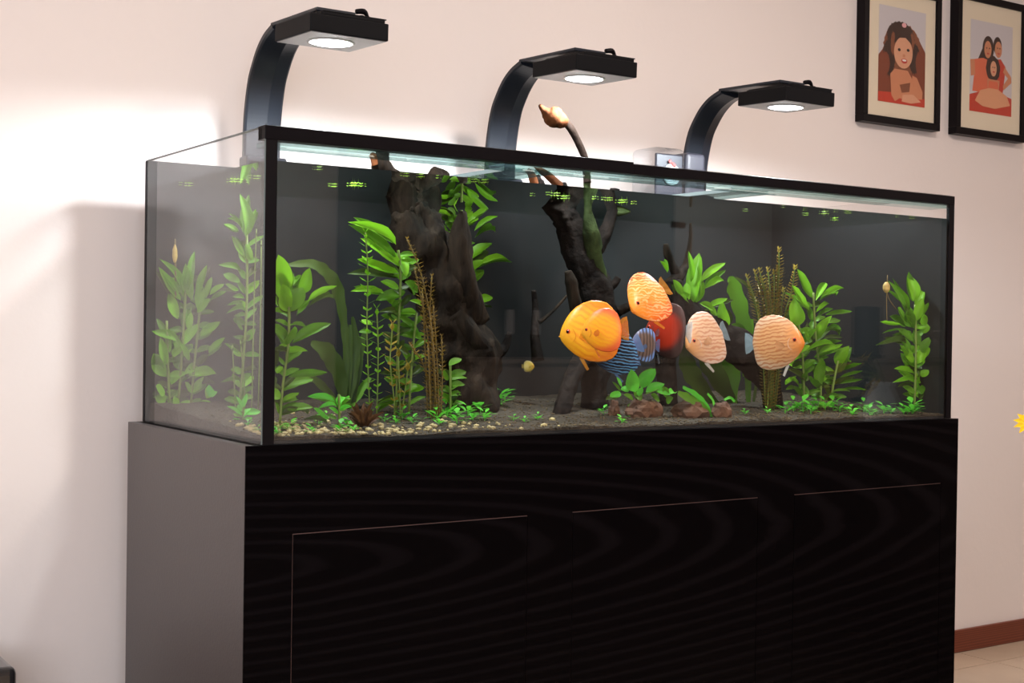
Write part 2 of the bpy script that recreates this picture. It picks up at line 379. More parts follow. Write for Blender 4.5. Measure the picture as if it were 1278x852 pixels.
ring = [i for i in range(nx+1)]+[j*(nx+1)+nx for j in range(1, ny+1)]+[ny*(nx+1)+i for i in range(nx-1, -1, -1)]+[j*(nx+1) for j in range(ny-1, 0, -1)]
for r in ring: sv.append((sv[r][0], sv[r][1], 0.0065))
for k in range(len(ring)):
    k2 = (k+1) % len(ring); sf.append((ring[k], b0+k, b0+k2, ring[k2]))
tag(mesh_obj('substrate', sv, sf, M['soil'], None), 'dark brown planted soil covering the aquarium bottom', 'soil', kind='stuff')
ico = bmesh.new(); bmesh.ops.create_icosphere(ico, subdivisions=1, radius=1); ico.verts.ensure_lookup_table()
IV = [v.co.copy() for v in ico.verts]; IF = [tuple(v.index for v in f.verts) for f in ico.faces]; ico.free()
def scatter(name, n, sampler, smin, smax, m, label):
    V, F = [], []
    for _ in range(n):
        x, y = sampler(); s = random.uniform(smin, smax); b = len(V); q = random.uniform(0.5, 0.9)
        cx, cy, cz = x, y, ground_z(x, y)+s*0.25
        sx = s*random.uniform(0.7, 1.3); sy = s*random.uniform(0.7, 1.3)
        for v in IV: V.append((cx+v.x*sx*random.uniform(.8, 1.2), cy+v.y*sy, cz+v.z*s*q))
        for f_ in IF: F.append(tuple(b+i for i in f_))
    return tag(mesh_obj(name, V, F, m, None), label, 'gravel', kind='stuff')
def samp_pale():
    while True:
        x = 0.02+abs(random.gauss(0, 0.22)); y = 0.018+abs(random.gauss(0, 0.10))
        if x < 0.75 and y < 0.45: return x, y
scatter('pale_gravel', 300, samp_pale, 0.0025, 0.0068, M['pebble'], 'pale cream pebbles scattered over the soil by the front corner')
def samp_all():
    return random.uniform(0.018, 1.78), 0.016+0.5*random.random()**1.8
scatter('soil_grains', 4200, samp_all, 0.0012, 0.0030, M['grain'], 'fine brown grains lying over the dark soil')

# ------------------------------------------------------------------ lamps
def make_lamp(xc, label):
    lp = thing('aquarium_lamp', label, 'lamp', (xc, TW, TH), 'black arm lamps above the aquarium')
    w2 = 0.043
    path = [(0.632, 0.50), (0.631, 0.56), (0.629, 0.625), (0.622, 0.676), (0.606, 0.730), (0.586, 0.762), (0.558, 0.793), (0.524, 0.815), (0.482, 0.829)]
    pv = [Vector((0, a, b)) for a, b in path]; path = []
    for i in range(len(pv)-1):
        a, b, c, d = pv[max(i-1, 0)], pv[i], pv[i+1], pv[min(i+2, len(pv)-1)]
        for k in range(5):
            q = k/5; r_ = 0.5*((2*b)+(c-a)*q+(2*a-5*b+4*c-d)*q*q+(3*b-a-3*c+d)*q**3); path.append((r_.y, r_.z))
    path.append((pv[-1].y, pv[-1].z))
    V, F = [], []
    for i, (y, z) in enumerate(path):
        a = path[max(i-1, 0)]; b = path[min(i+1, len(path)-1)]
        ty, tz = b[0]-a[0], b[1]-a[1]; l = math.hypot(ty, tz); ny_, nz_ = -tz/l, ty/l     # towards the inside of the curve
        for x, d in ((-w2, 0.003), (-w2*0.9, 0.006), (w2*0.12, 0.013), (w2*0.9, 0.004), (w2, 0.001), (w2, -0.006), (-w2, -0.006)):
            V.append((xc+x, y+ny_*d, z+nz_*d))
    n = 7
    for i in range(len(path)-1):
        for k in range(n): F.append((i*n+k, i*n+(k+1) % n, (i+1)*n+(k+1) % n, (i+1)*n+k))
    F.append(tuple(range(n))); F.append(tuple((len(path)-1)*n+k for k in reversed(range(n))))
    keep(mesh_obj('arm', V, F, M['arm']), lp)
    # carrying plate from the arm forward over the head
    pl = keep(box('arm_plate', xc-w2, xc+w2, -0.225, 0.0, -0.004, 0.004, M['arm'], None, 0.0025), lp)
    pl.data.transform(Matrix.Translation((0, 0.492, 0.834)) @ Matrix.Rotation(math.radians(2.2), 4, 'X'))
    # clamp on the back pane
    keep(box('clamp', xc-0.047, xc+0.047, 0.598, 0.609, 0.520, 0.566, M['arm'], None, 0.006), lp)
    keep(box('clamp', xc-0.047, xc+0.047, 0.598, 0.646, 0.548, 0.572, M['arm'], None, 0.005), lp)
    k = lathe('clamp_screw', [(0.010, 0), (0.012, 0.004), (0.012, 0.016), (0.009, 0.02)], M['black'])
    k.data.transform(Matrix.Translation((xc-0.012, 0.597, 0.538)) @ Matrix.Rotation(PI/2, 4, 'X')); keep(k, lp)
    # head
    hs = 0.084; tilt = Matrix.Translation((xc, 0.290, 0.770)) @ Matrix.Rotation(math.radians(2.2), 4, 'X')
    hd = box('lamp_head', -hs, hs, -hs, hs, 0.0, 0.034, M['lamp_black'], None, 0.002)
    hd.data.transform(tilt); keep(hd, lp)
    def sub(o): o.data.transform(tilt); o.parent = hd; return o
    sub(box('underside', -hs+0.004, hs-0.004, -hs+0.004, hs-0.004, -0.0012, -0.0001, M['lamp_under']))
    sub(lathe('lens_ring', [(0.0445, -0.0035), (0.047, -0.003), (0.047, -0.0013)], M['rim_ring'], n=40))
    sub(lathe('lens', [(0.02, -0.0062), (0.036, -0.0052), (0.0425, -0.0036)], M['led'], n=40))
    sub(box('top_rail', -0.060, 0.078, -0.079, -0.060, 0.0345, 0.041, M['lamp_black'], None, 0.001))
    sub(box('top_rail', -0.060, 0.078, 0.060, 0.079, 0.0345, 0.041, M['lamp_black'], None, 0.001))
    sub(box('top_rail', -0.066, -0.045, -0.058, 0.058, 0.0345, 0.041, M['lamp_black'], None, 0.001))
    sub(box('cooling_plate', -0.055, 0.082, -0.078, 0.078, 0.0412, 0.0435, M['lamp_black'], None, 0.001))
    for q in (-0.052, 0.052):
        sub(lathe('pivot_screw', [(0.006, 0.0437), (0.007, 0.046), (0.005, 0.049)], M['black'], n=12, loc=(0.04, q, 0)))
    kn = tube('cable_clip', [(xc+0.045, 0.272, 0.832), (xc+0.062, 0.270, 0.834), (xc+0.070, 0.268, 0.824), (xc+0.080, 0.266, 0.817)], [0.005, 0.006, 0.003, 0.002], M['black']); keep(kn, lp)
    # its light
    s = bpy.data.lights.new('led_light', 'SPOT'); s.energy = LED_W; s.spot_size = math.radians(177); s.spot_blend = 0.30; s.shadow_soft_size = 0.045; s.color = (0.90, 0.96, 1.0)
    so = bpy.data.objects.new('led_light', s); col.objects.link(so); so.parent = lp
    so.location = Vector((xc, 0.290, 0.758))-Vector(lp.location)
    return lp
make_lamp(0.262, 'black arm lamp above the bushy plants by the side pane')
make_lamp(0.888, 'black arm lamp above the dry twig that rises from the water')
make_lamp(1.515, 'black arm lamp with a clear feeder box at its foot')
# ------------------------------------------------------------------ automatic feeder
M['clear'] = pane_glass('clear_plastic', (0.93, 0.95, 0.97), 0.06)
M['feeder_face'] = plain('feeder_face', (0.03, 0.03, 0.042), 0.4)
M['white_p'] = plain('white_plastic', (0.8, 0.8, 0.82), 0.4)
M['red_p'] = plain('red_print', (0.6, 0.05, 0.04), 0.4)
fx, fy, fz = 1.372, 0.60, 0.60
fd = thing('fish_feeder', 'clear plastic automatic feeder with a white and red dial at the rear rim', 'feeder', (fx, fy, TH))
keep(box('housing', fx+0.046, fx+0.115, fy-0.05, fy+0.05, TH+0.006, fz+0.075, M['feeder_face'], None, 0.012, 3), fd)
keep(box('drum_cover', fx-0.062, fx+0.045, fy-0.052, fy+0.052, TH+0.004, fz+0.082, M['clear'], None, 0.016, 3), fd)
keep(box('face_plate', fx-0.05, fx+0.042, fy-0.040, fy-0.034, TH+0.01, fz+0.066, M['feeder_face'], None, 0.004), fd)
dl = lathe('dial', [(0.028, 0), (0.028, 0.003), (0.0, 0.0031)], M['white_p'], n=32)
dl.data.transform(Matrix.Translation((fx+0.002, fy-0.0405, fz+0.012)) @ Matrix.Rotation(PI/2, 4, 'X')); keep(dl, fd)
dh = lathe('dial_hub', [(0.008, 0), (0.008, 0.006), (0.0, 0.0061)], M['feeder_face'], n=20)
dh.data.transform(Matrix.Translation((fx+0.002, fy-0.0436, fz+0.012)) @ Matrix.Rotation(PI/2, 4, 'X')); keep(dh, fd)
for ax, az in ((-0.006, 0.046), (0.004, 0.040), (0.010, 0.036)):
    keep(box('red_mark', fx+ax-0.004, fx+ax+0.004, fy-0.046, fy-0.0438, fz+az-0.004, fz+az+0.004, M['red_p'], None, 0.001), fd)
keep(box('hook', fx+0.05, fx+0.10, fy-0.01, fy+0.007, TH-0.05, TH+0.006, M['feeder_face'], None, 0.004), fd)

# ------------------------------------------------------------------ driftwood
def wp(px, py, Y): return at(px, py, Y)
def limb(parent, pts, m, name='branch', n=12, rough=0.35, seed=0.0, sub=5):
    # pts: (px, py, Y, radius in px)
    P = [at(a, b, Y) for a, b, Y, r in pts]; R_ = [r*depth(p)/FPX for p, (a, b, Y, r) in zip(P, pts)]
    return keep(tube(name, P, R_, m, None, n, rough, seed, sub), parent)
d1_ = thing('driftwood', 'thick leaning driftwood trunk with a forked top between green plants', 'driftwood', on_ground(590, 505))
limb(d1_, [(588, 522, .34, 30), (590, 488, .36, 30), (588, 450, .38, 34), (572, 410, .40, 36), (556, 370, .41, 36), (540, 330, .42, 36), (522, 290, .43, 32), (512, 262, .44, 22), (508, 250, .44, 10)], M['wood'], 'trunk', 36, 0.5, 1.0, 7)
limb(d1_, [(516, 285, .44, 22), (496, 240, .44, 17), (480, 214, .43, 14), (476, 200, .42, 10), (480, 182, .42, 5)], M['wood'], 'branch', 12, 0.4, 2.0)
limb(d1_, [(469, 206, .42, 6), (466, 196, .42, 5), (463, 192, .42, 3)], M['wood_dry'], 'stub', 8, 0.3, 2.5)
limb(d1_, [(520, 285, .44, 20), (535, 248, .46, 16), (546, 222, .47, 14), (550, 212, .47, 10)], M['wood'], 'branch', 12, 0.4, 3.0)
limb(d1_, [(590, 400, .39, 20), (582, 365, .36, 17), (577, 335, .35, 15), (574, 305, .35, 14), (576, 280, .35, 10), (577, 264, .35, 5)], M['wood'], 'branch', 14, 0.35, 4.0)
limb(d1_, [(604, 462, .36, 12), (618, 443, .36, 8), (630, 432, .36, 6), (636, 414, .36, 3)], M['wood_dark'], 'branch', 10, 0.4, 5.0)
limb(d1_, [(570, 390, .36, 14), (592, 420, .34, 12), (610, 442, .33, 9), (612, 462, .33, 7), (606, 490, .33, 6)], M['wood'], 'branch', 10, 0.4, 6.0)

d2_ = thing('driftwood', 'dark branching driftwood behind the orange fish, its twig rising out of the water', 'driftwood', on_ground(720, 505))
limb(d2_, [(744, 524, .30, 22), (742, 500, .31, 15), (742, 470, .33, 17), (745, 430, .36, 20), (748, 392, .38, 22), (742, 360, .39, 21), (728, 325, .40, 19), (714, 290, .41, 18), (702, 268, .42, 16), (686, 252, .42, 11), (674, 235, .41, 8), (668, 222, .40, 6)], M['wood_dark'], 'trunk', 28, 0.45, 7.0, 6)
limb(d2_, [(706, 280, .41, 15), (708, 255, .43, 11), (702, 240, .44, 9), (700, 228, .44, 6)], M['wood_dark'], 'branch', 12, 0.4, 8.0)
limb(d2_, [(752, 352, .38, 9), (742, 320, .37, 11), (738, 292, .36, 11), (734, 262, .355, 5), (733, 240, .35, 4.2), (733, 226, .35, 4.5)], M['moss'], 'branch', 12, 0.35, 9.0)
limb(d2_, [(733, 228, .349, 5.2), (732, 214, .349, 5), (731, 200, .349, 4.6), (723, 180, .349, 4.4), (712, 160, .349, 5), (702, 150, .349, 6)], M['wood_twig'], 'twig', 10, 0.25, 9.5)
limb(d2_, [(706, 154, .348, 5.5), (699, 150, .348, 9), (691, 146, .348, 11.5), (684, 143, .348, 9), (679, 138, .348, 5), (673, 131, .348, 1.5)], M['wood_dry'], 'twig_end', 12, 0.5, 10.0)
limb(d2_, [(742, 312, .37, 12), (757, 288, .38, 9), (765, 262, .39, 7), (767, 243, .39, 7), (768, 236, .39, 6)], M['wood_dark'], 'branch', 12, 0.35, 11.0)
limb(d2_, [(764, 266, .385, 4), (776, 266, .38, 3), (786, 264, .38, 1.5)], M['moss'], 'twig', 8, 0.3, 12.0)
limb(d2_, [(748, 372, .37, 10), (757, 362, .36, 5), (766, 355, .355, 4.5), (772, 346, .35, 4)], M['wood_dark'], 'branch', 10, 0.35, 13.0)
limb(d2_, [(722, 400, .33, 9), (716, 370, .33, 8), (712, 350, .33, 7.5), (709, 338, .33, 4.5)], M['wood'], 'stub', 10, 0.3, 14.0)
limb(d2_, [(672, 450, .40, 8), (668, 420, .41, 6), (668, 385, .42, 4), (666, 362, .42, 3)], M['wood_dark'], 'branch', 10, 0.35, 15.0)
limb(d2_, [(673, 402, .40, 3), (690, 388, .40, 2.2), (708, 368, .40, 1.4)], M['wood'], 'twig', 8, 0.25, 16.0)
limb(d2_, [(694, 530, .22, 9), (703, 505, .24, 10), (712, 478, .27, 10), (722, 455, .30, 12), (734, 436, .32, 13)], M['wood_dark'], 'trunk', 14, 0.45, 17.0)
for k, pts in enumerate(([(668, 236, .40, 6), (664, 220, .39, 5), (658, 212, .39, 3)], [(698, 232, .43, 6), (688, 222, .42, 5), (676, 213, .41, 4), (668, 208, .40, 2)])):
    limb(d2_, pts, M['wood_dry'], 'stub', 8, 0.3, 18.0+k)

d3_ = thing('driftwood', 'diagonal dark driftwood log with antler twigs, green plants growing on it', 'driftwood', on_ground(960, 512))
limb(d3_, [(836, 352, .34, 13), (842, 372, .33, 18), (862, 396, .31, 20), (890, 412, .29, 18), (915, 428, .27, 19), (938, 448, .25, 20), (958, 475, .24, 14), (966, 512, .24, 11)], M['wood_dark'], 'trunk', 28, 0.45, 20.0, 6)
limb(d3_, [(834, 358, .34, 9), (846, 345, .34, 8), (856, 332, .35, 5), (860, 312, .35, 3.5), (862, 295, .35, 2.5), (862, 278, .35, 1.8)], M['wood'], 'branch', 10, 0.3, 21.0)
limb(d3_, [(846, 345, .34, 7), (838, 330, .34, 5), (833, 316, .34, 5), (831, 304, .34, 3)], M['wood'], 'branch', 10, 0.3, 22.0)
limb(d3_, [(840, 360, .34, 8), (812, 375, .36, 7), (786, 382, .37, 6), (770, 390, .38, 6)], M['wood'], 'branch', 10, 0.3, 23.0)
limb(d3_, [(850, 385, .33, 16), (836, 420, .34, 13), (832, 460, .34, 12), (836, 518, .32, 10)], M['wood_dark'], 'trunk', 12, 0.4, 24.0)

# rocks under the small broad-leaved plant
def rock(px, py, rx, ry, label, seed):
    c = on_ground(px, py); s = depth(c)/FPX
    bm = bmesh.new(); bmesh.ops.create_icosphere(bm, subdivisions=3, radius=1)
    for v in bm.verts:
        k = 1+0.35*noise.noise(v.co*1.4+Vector((seed, 0, 0)))+0.16*noise.noise(v.co*4+Vector((seed, 3, 0)))
        v.co = Vector((v.co.x*rx*s*k, v.co.y*rx*s*0.7*k, v.co.z*ry*s*k))
    o = bm_obj('rock', bm, M['rock'], None); o.location = c+Vector((0, 0.01, ry*s*0.5)); return tag(o, label, 'rock', 'brown rocks on the soil')
rock(866, 521, 26, 15, 'rust brown rock lying under the long arching leaves', 1)
rock(904, 520, 15, 12, 'brown rock at the end of the long arching leaves', 5)
rock(806, 520, 26, 15, 'brown rock under the small broad-leaved plant', 9)
rock(770, 519, 8, 13, 'small upright brown stone at the edge of the broad-leaved plant', 12)

# ------------------------------------------------------------------ leaves and plants
def leaf_mesh(name, shape, bend, fold, wave, nseg=8):
    V, F = [], []
    for i in range(nseg+1):
        t = i/nseg; hw = max(0.02, shape(t)); z = bend*(t*t)-bend*0.5*t
        y0 = wave*math.sin(t*5)*0.15
        V += [(t, y0-0.5*hw, z+fold*hw+0.012*math.sin(t*19)), (t, y0-0.25*hw, z+fold*hw*0.35), (t, y0, z), (t, y0+0.25*hw, z+fold*hw*0.35), (t, y0+0.5*hw, z+fold*hw-0.012*math.sin(t*17))]
    for i in range(nseg):
        for k in range(4): F.append((i*5+k, i*5+k+1, (i+1)*5+k+1, (i+1)*5+k))
    me = bpy.data.meshes.new(name); me.from_pydata(V, [], F); me.polygons.foreach_set('use_smooth', [True]*len(F)); me.update(); return me
def lance(t): return 2.35*(t**0.75)*((1-t)**0.80)
def broad(t): return math.sin(PI*t**0.75)**0.65
def strap(t): return (math.sin(PI*t**0.9)**0.5)*(0.85+0.15*math.sin(t*22))
LEAF = {}
def leaf_data(kind, m):
    if (kind, m) not in LEAF:
        fn, bend, fold, wave = (('lance', lance, -0.25, 0.12, 0.3), ('lance2', lance, -0.5, 0.2, -0.5), ('broad', broad, -0.2, 0.1, 0.2), ('strap', strap, -0.35, 0.15, 0.6), ('lance3', lance, 0.25, 0.15, 0.5))[kind][1:]
        me = leaf_mesh('leaf', fn, bend, fold, wave); me.materials.append(M[m]); LEAF[(kind, m)] = me
    return LEAF[(kind, m)]
def leaf(parent, bx, by, tx, ty, wpx, Y, m='leaf', kind=None, dv=0.03, xmin=0.012):
    B = at(bx, by, Y+random.uniform(-0.3, 0.3)*dv); T = at(tx, ty, max(0.014, min(0.606, Y+random.uniform(-1, 1)*dv)))
    for P in (B, T):
        P.x = max(xmin, min(1.785, P.x)); P.z = min(P.z, WL-0.004)
    X = T-B; l = X.length; X.normalize()
    view = (CAM-B).normalized(); n = (view+Vector((0, 0, 0.55))+Vector((random.uniform(-.4, .4), random.uniform(-.3, .3), 0)))
    n = (n-X*n.dot(X)).normalized(); yv = n.cross(X)
    wd = wpx*depth(B)/FPX*1.35
    if kind is None: kind = random.choice((0, 0, 1, 4))
    o = bpy.data.objects.new('leaf', leaf_data(kind, m)); col.objects.link(o)
    s = l*random.uniform(0.8, 1.2)
    mw = Matrix(((X.x*l, yv.x*wd, n.x*s, B.x), (X.y*l, yv.y*wd, n.y*s, B.y), (X.z*l, yv.z*wd, n.z*s, B.z), (0, 0, 0, 1)))
    o.parent = parent; o.matrix_parent_inverse = Matrix.Translation(-Vector(parent.location)); o.matrix_basis = mw
    return o
def ribbon(parent, pts, Y, m, name='leaf', dv=0.0):
    V, F = [], []; P = [at(a, b, Y+dv*i) for i, (a, b, w_) in enumerate(pts)]
    Q, W_ = [], []
    for i in range(len(P)-1):
        a, b, c, d = P[max(i-1, 0)], P[i], P[i+1], P[min(i+2, len(P)-1)]
        for k in range(5):
            t = k/5; Q.append(0.5*((2*b)+(c-a)*t+(2*a-5*b+4*c-d)*t*t+(3*b-a-3*c+d)*t**3)); W_.append(pts[i][2]*(1-t)+pts[i+1][2]*t)
    Q.append(P[-1]); W_.append(pts[-1][2])
    for i, q in enumerate(Q):
        tn = (Q[min(i+1, len(Q)-1)]-Q[max(i-1, 0)]).normalized(); view = (CAM-q).normalized()
        yv = (view+Vector((0, 0, 0.4))).cross(tn).normalized(); nn = tn.cross(yv)
        hw = W_[i]*depth(q)/FPX*0.5*(1+0.12*math.sin(i*1.9))
        for s, d in ((-1, 0.15), (-0.5, 0.05), (0, 0), (0.5, 0.05), (1, 0.15)): V.append(q+yv*hw*s+nn*hw*d*(1+0.8*math.sin(i*1.3+s)))
    for i in range(len(Q)-1):
        for k in range(4): F.append((i*5+k, i*5+k+1, (i+1)*5+k+1, (i+1)*5+k))
    return keep(mesh_obj(name, V, F, M[m], None, True), parent)
def stem(parent, pts, Y, rpx, m='stem'):
    P = [at(a, b, Y) for a, b in pts]
    return keep(tube('stem', P, [rpx*depth(p)/FPX for p in P], M[m], None, 6, 0, 0, 3), parent)
def rooted(px, Y):
    # ground point below a picture column at depth Y
    P = at(px, 450, Y); x = max(0.02, min(1.77, P.x)); return Vector((x, Y, ground_z(x, Y)))
def big_plant(name, label, px, Y, stems, leaves, m='leaf', dv=0.03, cat='plant', group=None, xmin=0.012, fill=0.75, pairs=15):
    p = thing(name, label, cat, rooted(px, Y), group)
    for s in stems:
        P = [at(a, b, Y) for a, b in s]
        base = P[-1]; gz = ground_z(max(0.02, min(1.77, base.x)), Y)
        if abs(base.z-gz) < 0.12: P[-1] = Vector((base.x, Y, gz-0.004))
        keep(tube('stem', P, [1.6*depth(q)/FPX for q in P], M['stem'], None, 6, 0, 0, 3), p)
    for s in stems:
        if not pairs: break
        n_ = int(abs(s[-1][1]-s[0][1])/pairs)
        for i in range(1, n_):
            f_ = i/n_*(len(s)-1); a_ = min(int(f_), len(s)-2); f_ -= a_
            sx = s[a_][0]*(1-f_)+s[a_+1][0]*f_; sy = s[a_][1]*(1-f_)+s[a_+1][1]*f_
            for sg in (-1, 1):
                l_ = random.uniform(13, 25); an_ = random.uniform(0.1, 1.0)
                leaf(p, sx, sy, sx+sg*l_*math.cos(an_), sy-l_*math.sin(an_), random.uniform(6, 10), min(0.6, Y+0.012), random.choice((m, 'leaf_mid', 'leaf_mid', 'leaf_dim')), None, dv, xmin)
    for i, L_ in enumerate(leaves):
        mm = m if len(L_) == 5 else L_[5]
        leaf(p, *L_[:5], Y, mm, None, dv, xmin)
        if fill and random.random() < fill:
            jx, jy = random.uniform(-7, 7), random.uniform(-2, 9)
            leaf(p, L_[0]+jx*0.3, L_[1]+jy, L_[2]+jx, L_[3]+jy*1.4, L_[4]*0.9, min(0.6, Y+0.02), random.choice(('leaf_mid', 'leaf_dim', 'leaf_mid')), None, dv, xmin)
    return p

# seen through the side pane
pA = big_plant('stem_plant', 'bushy green stem plant behind the side pane with a budding stalk', 228, 0.59,
  [[(233, 340), (228, 430), (222, 524)], [(252, 360), (244, 440), (238, 522)], [(208, 400), (210, 470), (212, 524)]],
  [(226,375,194,333,9),(225,365,203,340,8),(225,362,208,322,9),(229,370,222,337,7),(231,365,229,328,9),(235,365,242,313,9),(240,375,236,335,10),
   (248,370,256,330,9),(257,372,263,345,8),(262,368,279,353,7),(246,390,262,372,9),(248,388,249,350,12),(222,398,210,365,12),(230,405,238,375,10),
   (222,425,192,411,11),(230,430,247,405,13),(236,412,238,390,8),(250,420,275,402,11),(260,440,280,420,7),(208,455,200,422,10),(206,470,188,441,16),
   (216,445,225,432,9),(230,467,248,452,10),(235,468,272,462,14),(206,490,188,484,15),(206,503,196,495,12),(222,508,217,495,9),(258,497,262,482,10),
   (250,508,262,500,10),(204,518,208,508,7),(222,520,222,508,8),(214,480,226,462,12),(238,490,252,476,10),(228,440,216,418,9),(236,450,226,428,8),(212,440,205,412,8)],
  'leaf', 0.012)
keep(tube('bud_stalk', [at(219, 372, .59), at(219, 330, .585), at(218.5, 298, .585)], [0.0022, 0.002, 0.0012], M['stem_brown'], None, 6), pA)
b_ = at(218.3, 317, .585); keep(tube('bud', [b_+Vector((0, 0, -.018)), b_+Vector((0, 0, -.006)), b_+Vector((0, 0, .008)), b_+Vector((0, 0, .02))], [0.002, 0.0055, 0.005, 0.0012], M['bud'], None, 10), pA)
big_plant('stem_plant', 'tall narrow green stem plant in the far corner behind the side pane', 305, 0.50,
  [[(308, 290), (308, 380), (302, 470), (298, 510)]],
  [(306,295,306,243,13),(302,285,285,268,6),(312,285,320,262,8),(298,288,280,279,6),(306,320,288,295,7),(314,325,303,303,10),(300,340,278,327,9,'leaf_mid'),
   (300,352,278,341,10,'leaf_mid'),(298,362,280,356,7),(305,372,290,368,6,'leaf_mid'),(305,388,288,384,6,'leaf_mid'),(306,400,320,386,7,'leaf_mid'),(303,412,292,400,6,'leaf_mid'),(300,430,312,418,6,'leaf_dim'),(300,440,288,428,6,'leaf_dim')], 'leaf', 0.03)
big_plant('stem_plant', 'short green seedling by the corner strip behind the side pane', 305, 0.30,
  [[(304, 500), (303, 534)]],
  [(304,515,296,494,5),(304,508,308,490,6),(303,520,286,506,6),(304,512,296,505,7),(304,520,312,508,7),(262,495,262,481,9),(264,495,270,488,7),(302,528,292,522,5),(303,528,314,520,6)], 'leaf_low', 0.02)
# first plant behind the front pane
big_plant('stem_plant', 'broad bright green stem plant beside the black corner strip', 362, 0.15,
  [[(361, 372), (360, 430), (353, 480), (349, 534)]],
  [(361,360,347,321,20),(359,375,339,342,16),(361,388,347,352,18),(361,388,376,358,24,'leaf_mid'),(374,366,388,337,15),(366,356,371,340,9),
   (384,377,418,354,9),(372,390,386,375,8),(362,390,339,372,9),(360,428,339,404,16,'leaf_mid'),(358,430,364,404,14,'leaf_mid'),(366,427,412,400,14,'leaf_mid'),
   (347,434,366,431,7),(357,450,377,432,14,'leaf_mid'),(342,460,340,434,14,'leaf_dim'),(346,466,352,456,7),(352,488,392,468,15,'leaf_mid'),(360,470,410,466,10,'leaf_mid'),
   (350,497,337,486,13),(360,513,390,505,11,'leaf_mid'),(352,503,376,494,10,'leaf_mid'),(345,478,338,470,9,'leaf_dim'),(352,516,372,508,8,'leaf_dim')], 'leaf', 0.05, xmin=0.03)
big_plant('stem_plant', 'low green plant with four long side leaves on the pale gravel', 422, 0.13,
  [[(423, 492), (424, 525)]],
  [(418,501,385,491,8),(420,506,398,506,6),(410,523,388,511,8),(425,505,434,492,10),(424,508,422,494,8),(424,512,436,506,7),(422,516,412,508,6)], 'leaf_low', 0.03)
# large olive leaves in the dim corner
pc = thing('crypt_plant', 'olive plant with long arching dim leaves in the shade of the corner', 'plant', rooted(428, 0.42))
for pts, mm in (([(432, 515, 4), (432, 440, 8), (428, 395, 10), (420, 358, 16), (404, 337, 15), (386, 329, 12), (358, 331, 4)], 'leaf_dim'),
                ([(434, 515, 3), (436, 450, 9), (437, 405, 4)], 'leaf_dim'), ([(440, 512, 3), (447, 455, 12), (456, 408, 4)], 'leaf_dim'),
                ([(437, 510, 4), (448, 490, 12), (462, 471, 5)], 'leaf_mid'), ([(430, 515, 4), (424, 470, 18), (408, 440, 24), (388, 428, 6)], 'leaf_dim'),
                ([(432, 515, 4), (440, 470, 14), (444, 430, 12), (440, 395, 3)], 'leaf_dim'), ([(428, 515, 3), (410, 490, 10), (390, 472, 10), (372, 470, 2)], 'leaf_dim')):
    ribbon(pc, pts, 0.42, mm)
# tall plants left of the trunk
big_plant('stem_plant', 'tall green plant with drooping leaves against the leaning trunk', 498, 0.30,
  [[(497, 312), (500, 345), (497, 420), (494, 522)], [(520, 390), (514, 450), (510, 524)]],
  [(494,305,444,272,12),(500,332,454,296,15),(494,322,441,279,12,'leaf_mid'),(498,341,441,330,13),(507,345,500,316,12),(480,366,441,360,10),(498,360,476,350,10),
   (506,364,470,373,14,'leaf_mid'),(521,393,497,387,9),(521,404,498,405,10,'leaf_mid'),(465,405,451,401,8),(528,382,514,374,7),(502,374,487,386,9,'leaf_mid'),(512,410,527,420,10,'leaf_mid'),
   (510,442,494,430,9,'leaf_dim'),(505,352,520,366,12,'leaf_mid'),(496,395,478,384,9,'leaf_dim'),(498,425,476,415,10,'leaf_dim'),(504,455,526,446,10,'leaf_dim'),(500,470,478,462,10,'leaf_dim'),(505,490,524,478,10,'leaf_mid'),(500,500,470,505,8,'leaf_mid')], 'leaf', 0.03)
big_plant('stem_plant', 'green plant growing up behind the forked trunk to the water surface', 576, 0.53,
  [[(576, 262), (576, 320), (580, 400), (590, 500)]],
  [(567,276,546,241,13),(563,271,541,261,6),(566,290,557,274,8,'leaf_mid'),(564,306,545,281,12,'leaf_mid'),(565,317,545,302,10,'leaf_mid'),(582,280,612,244,8),(582,280,597,270,9),
   (592,288,621,266,7),(585,326,613,299,15),(596,332,637,317,9),(585,342,602,322,12),(582,356,600,334,16),(588,383,617,367,11),(584,380,594,374,7),(570,262,566,238,10),(580,262,590,236,9)], 'leaf', 0.03)
big_plant('stem_plant', 'short dark green plant at the foot of the leaning trunk', 564, 0.28,
  [[(562, 452), (562, 522)]], [(560,456,576,446,9),(560,470,582,462,9),(562,482,580,478,8),(562,494,578,490,8),(562,505,577,503,8),(560,474,548,462,8),(561,490,550,480,8)], 'leaf_mid', 0.02)

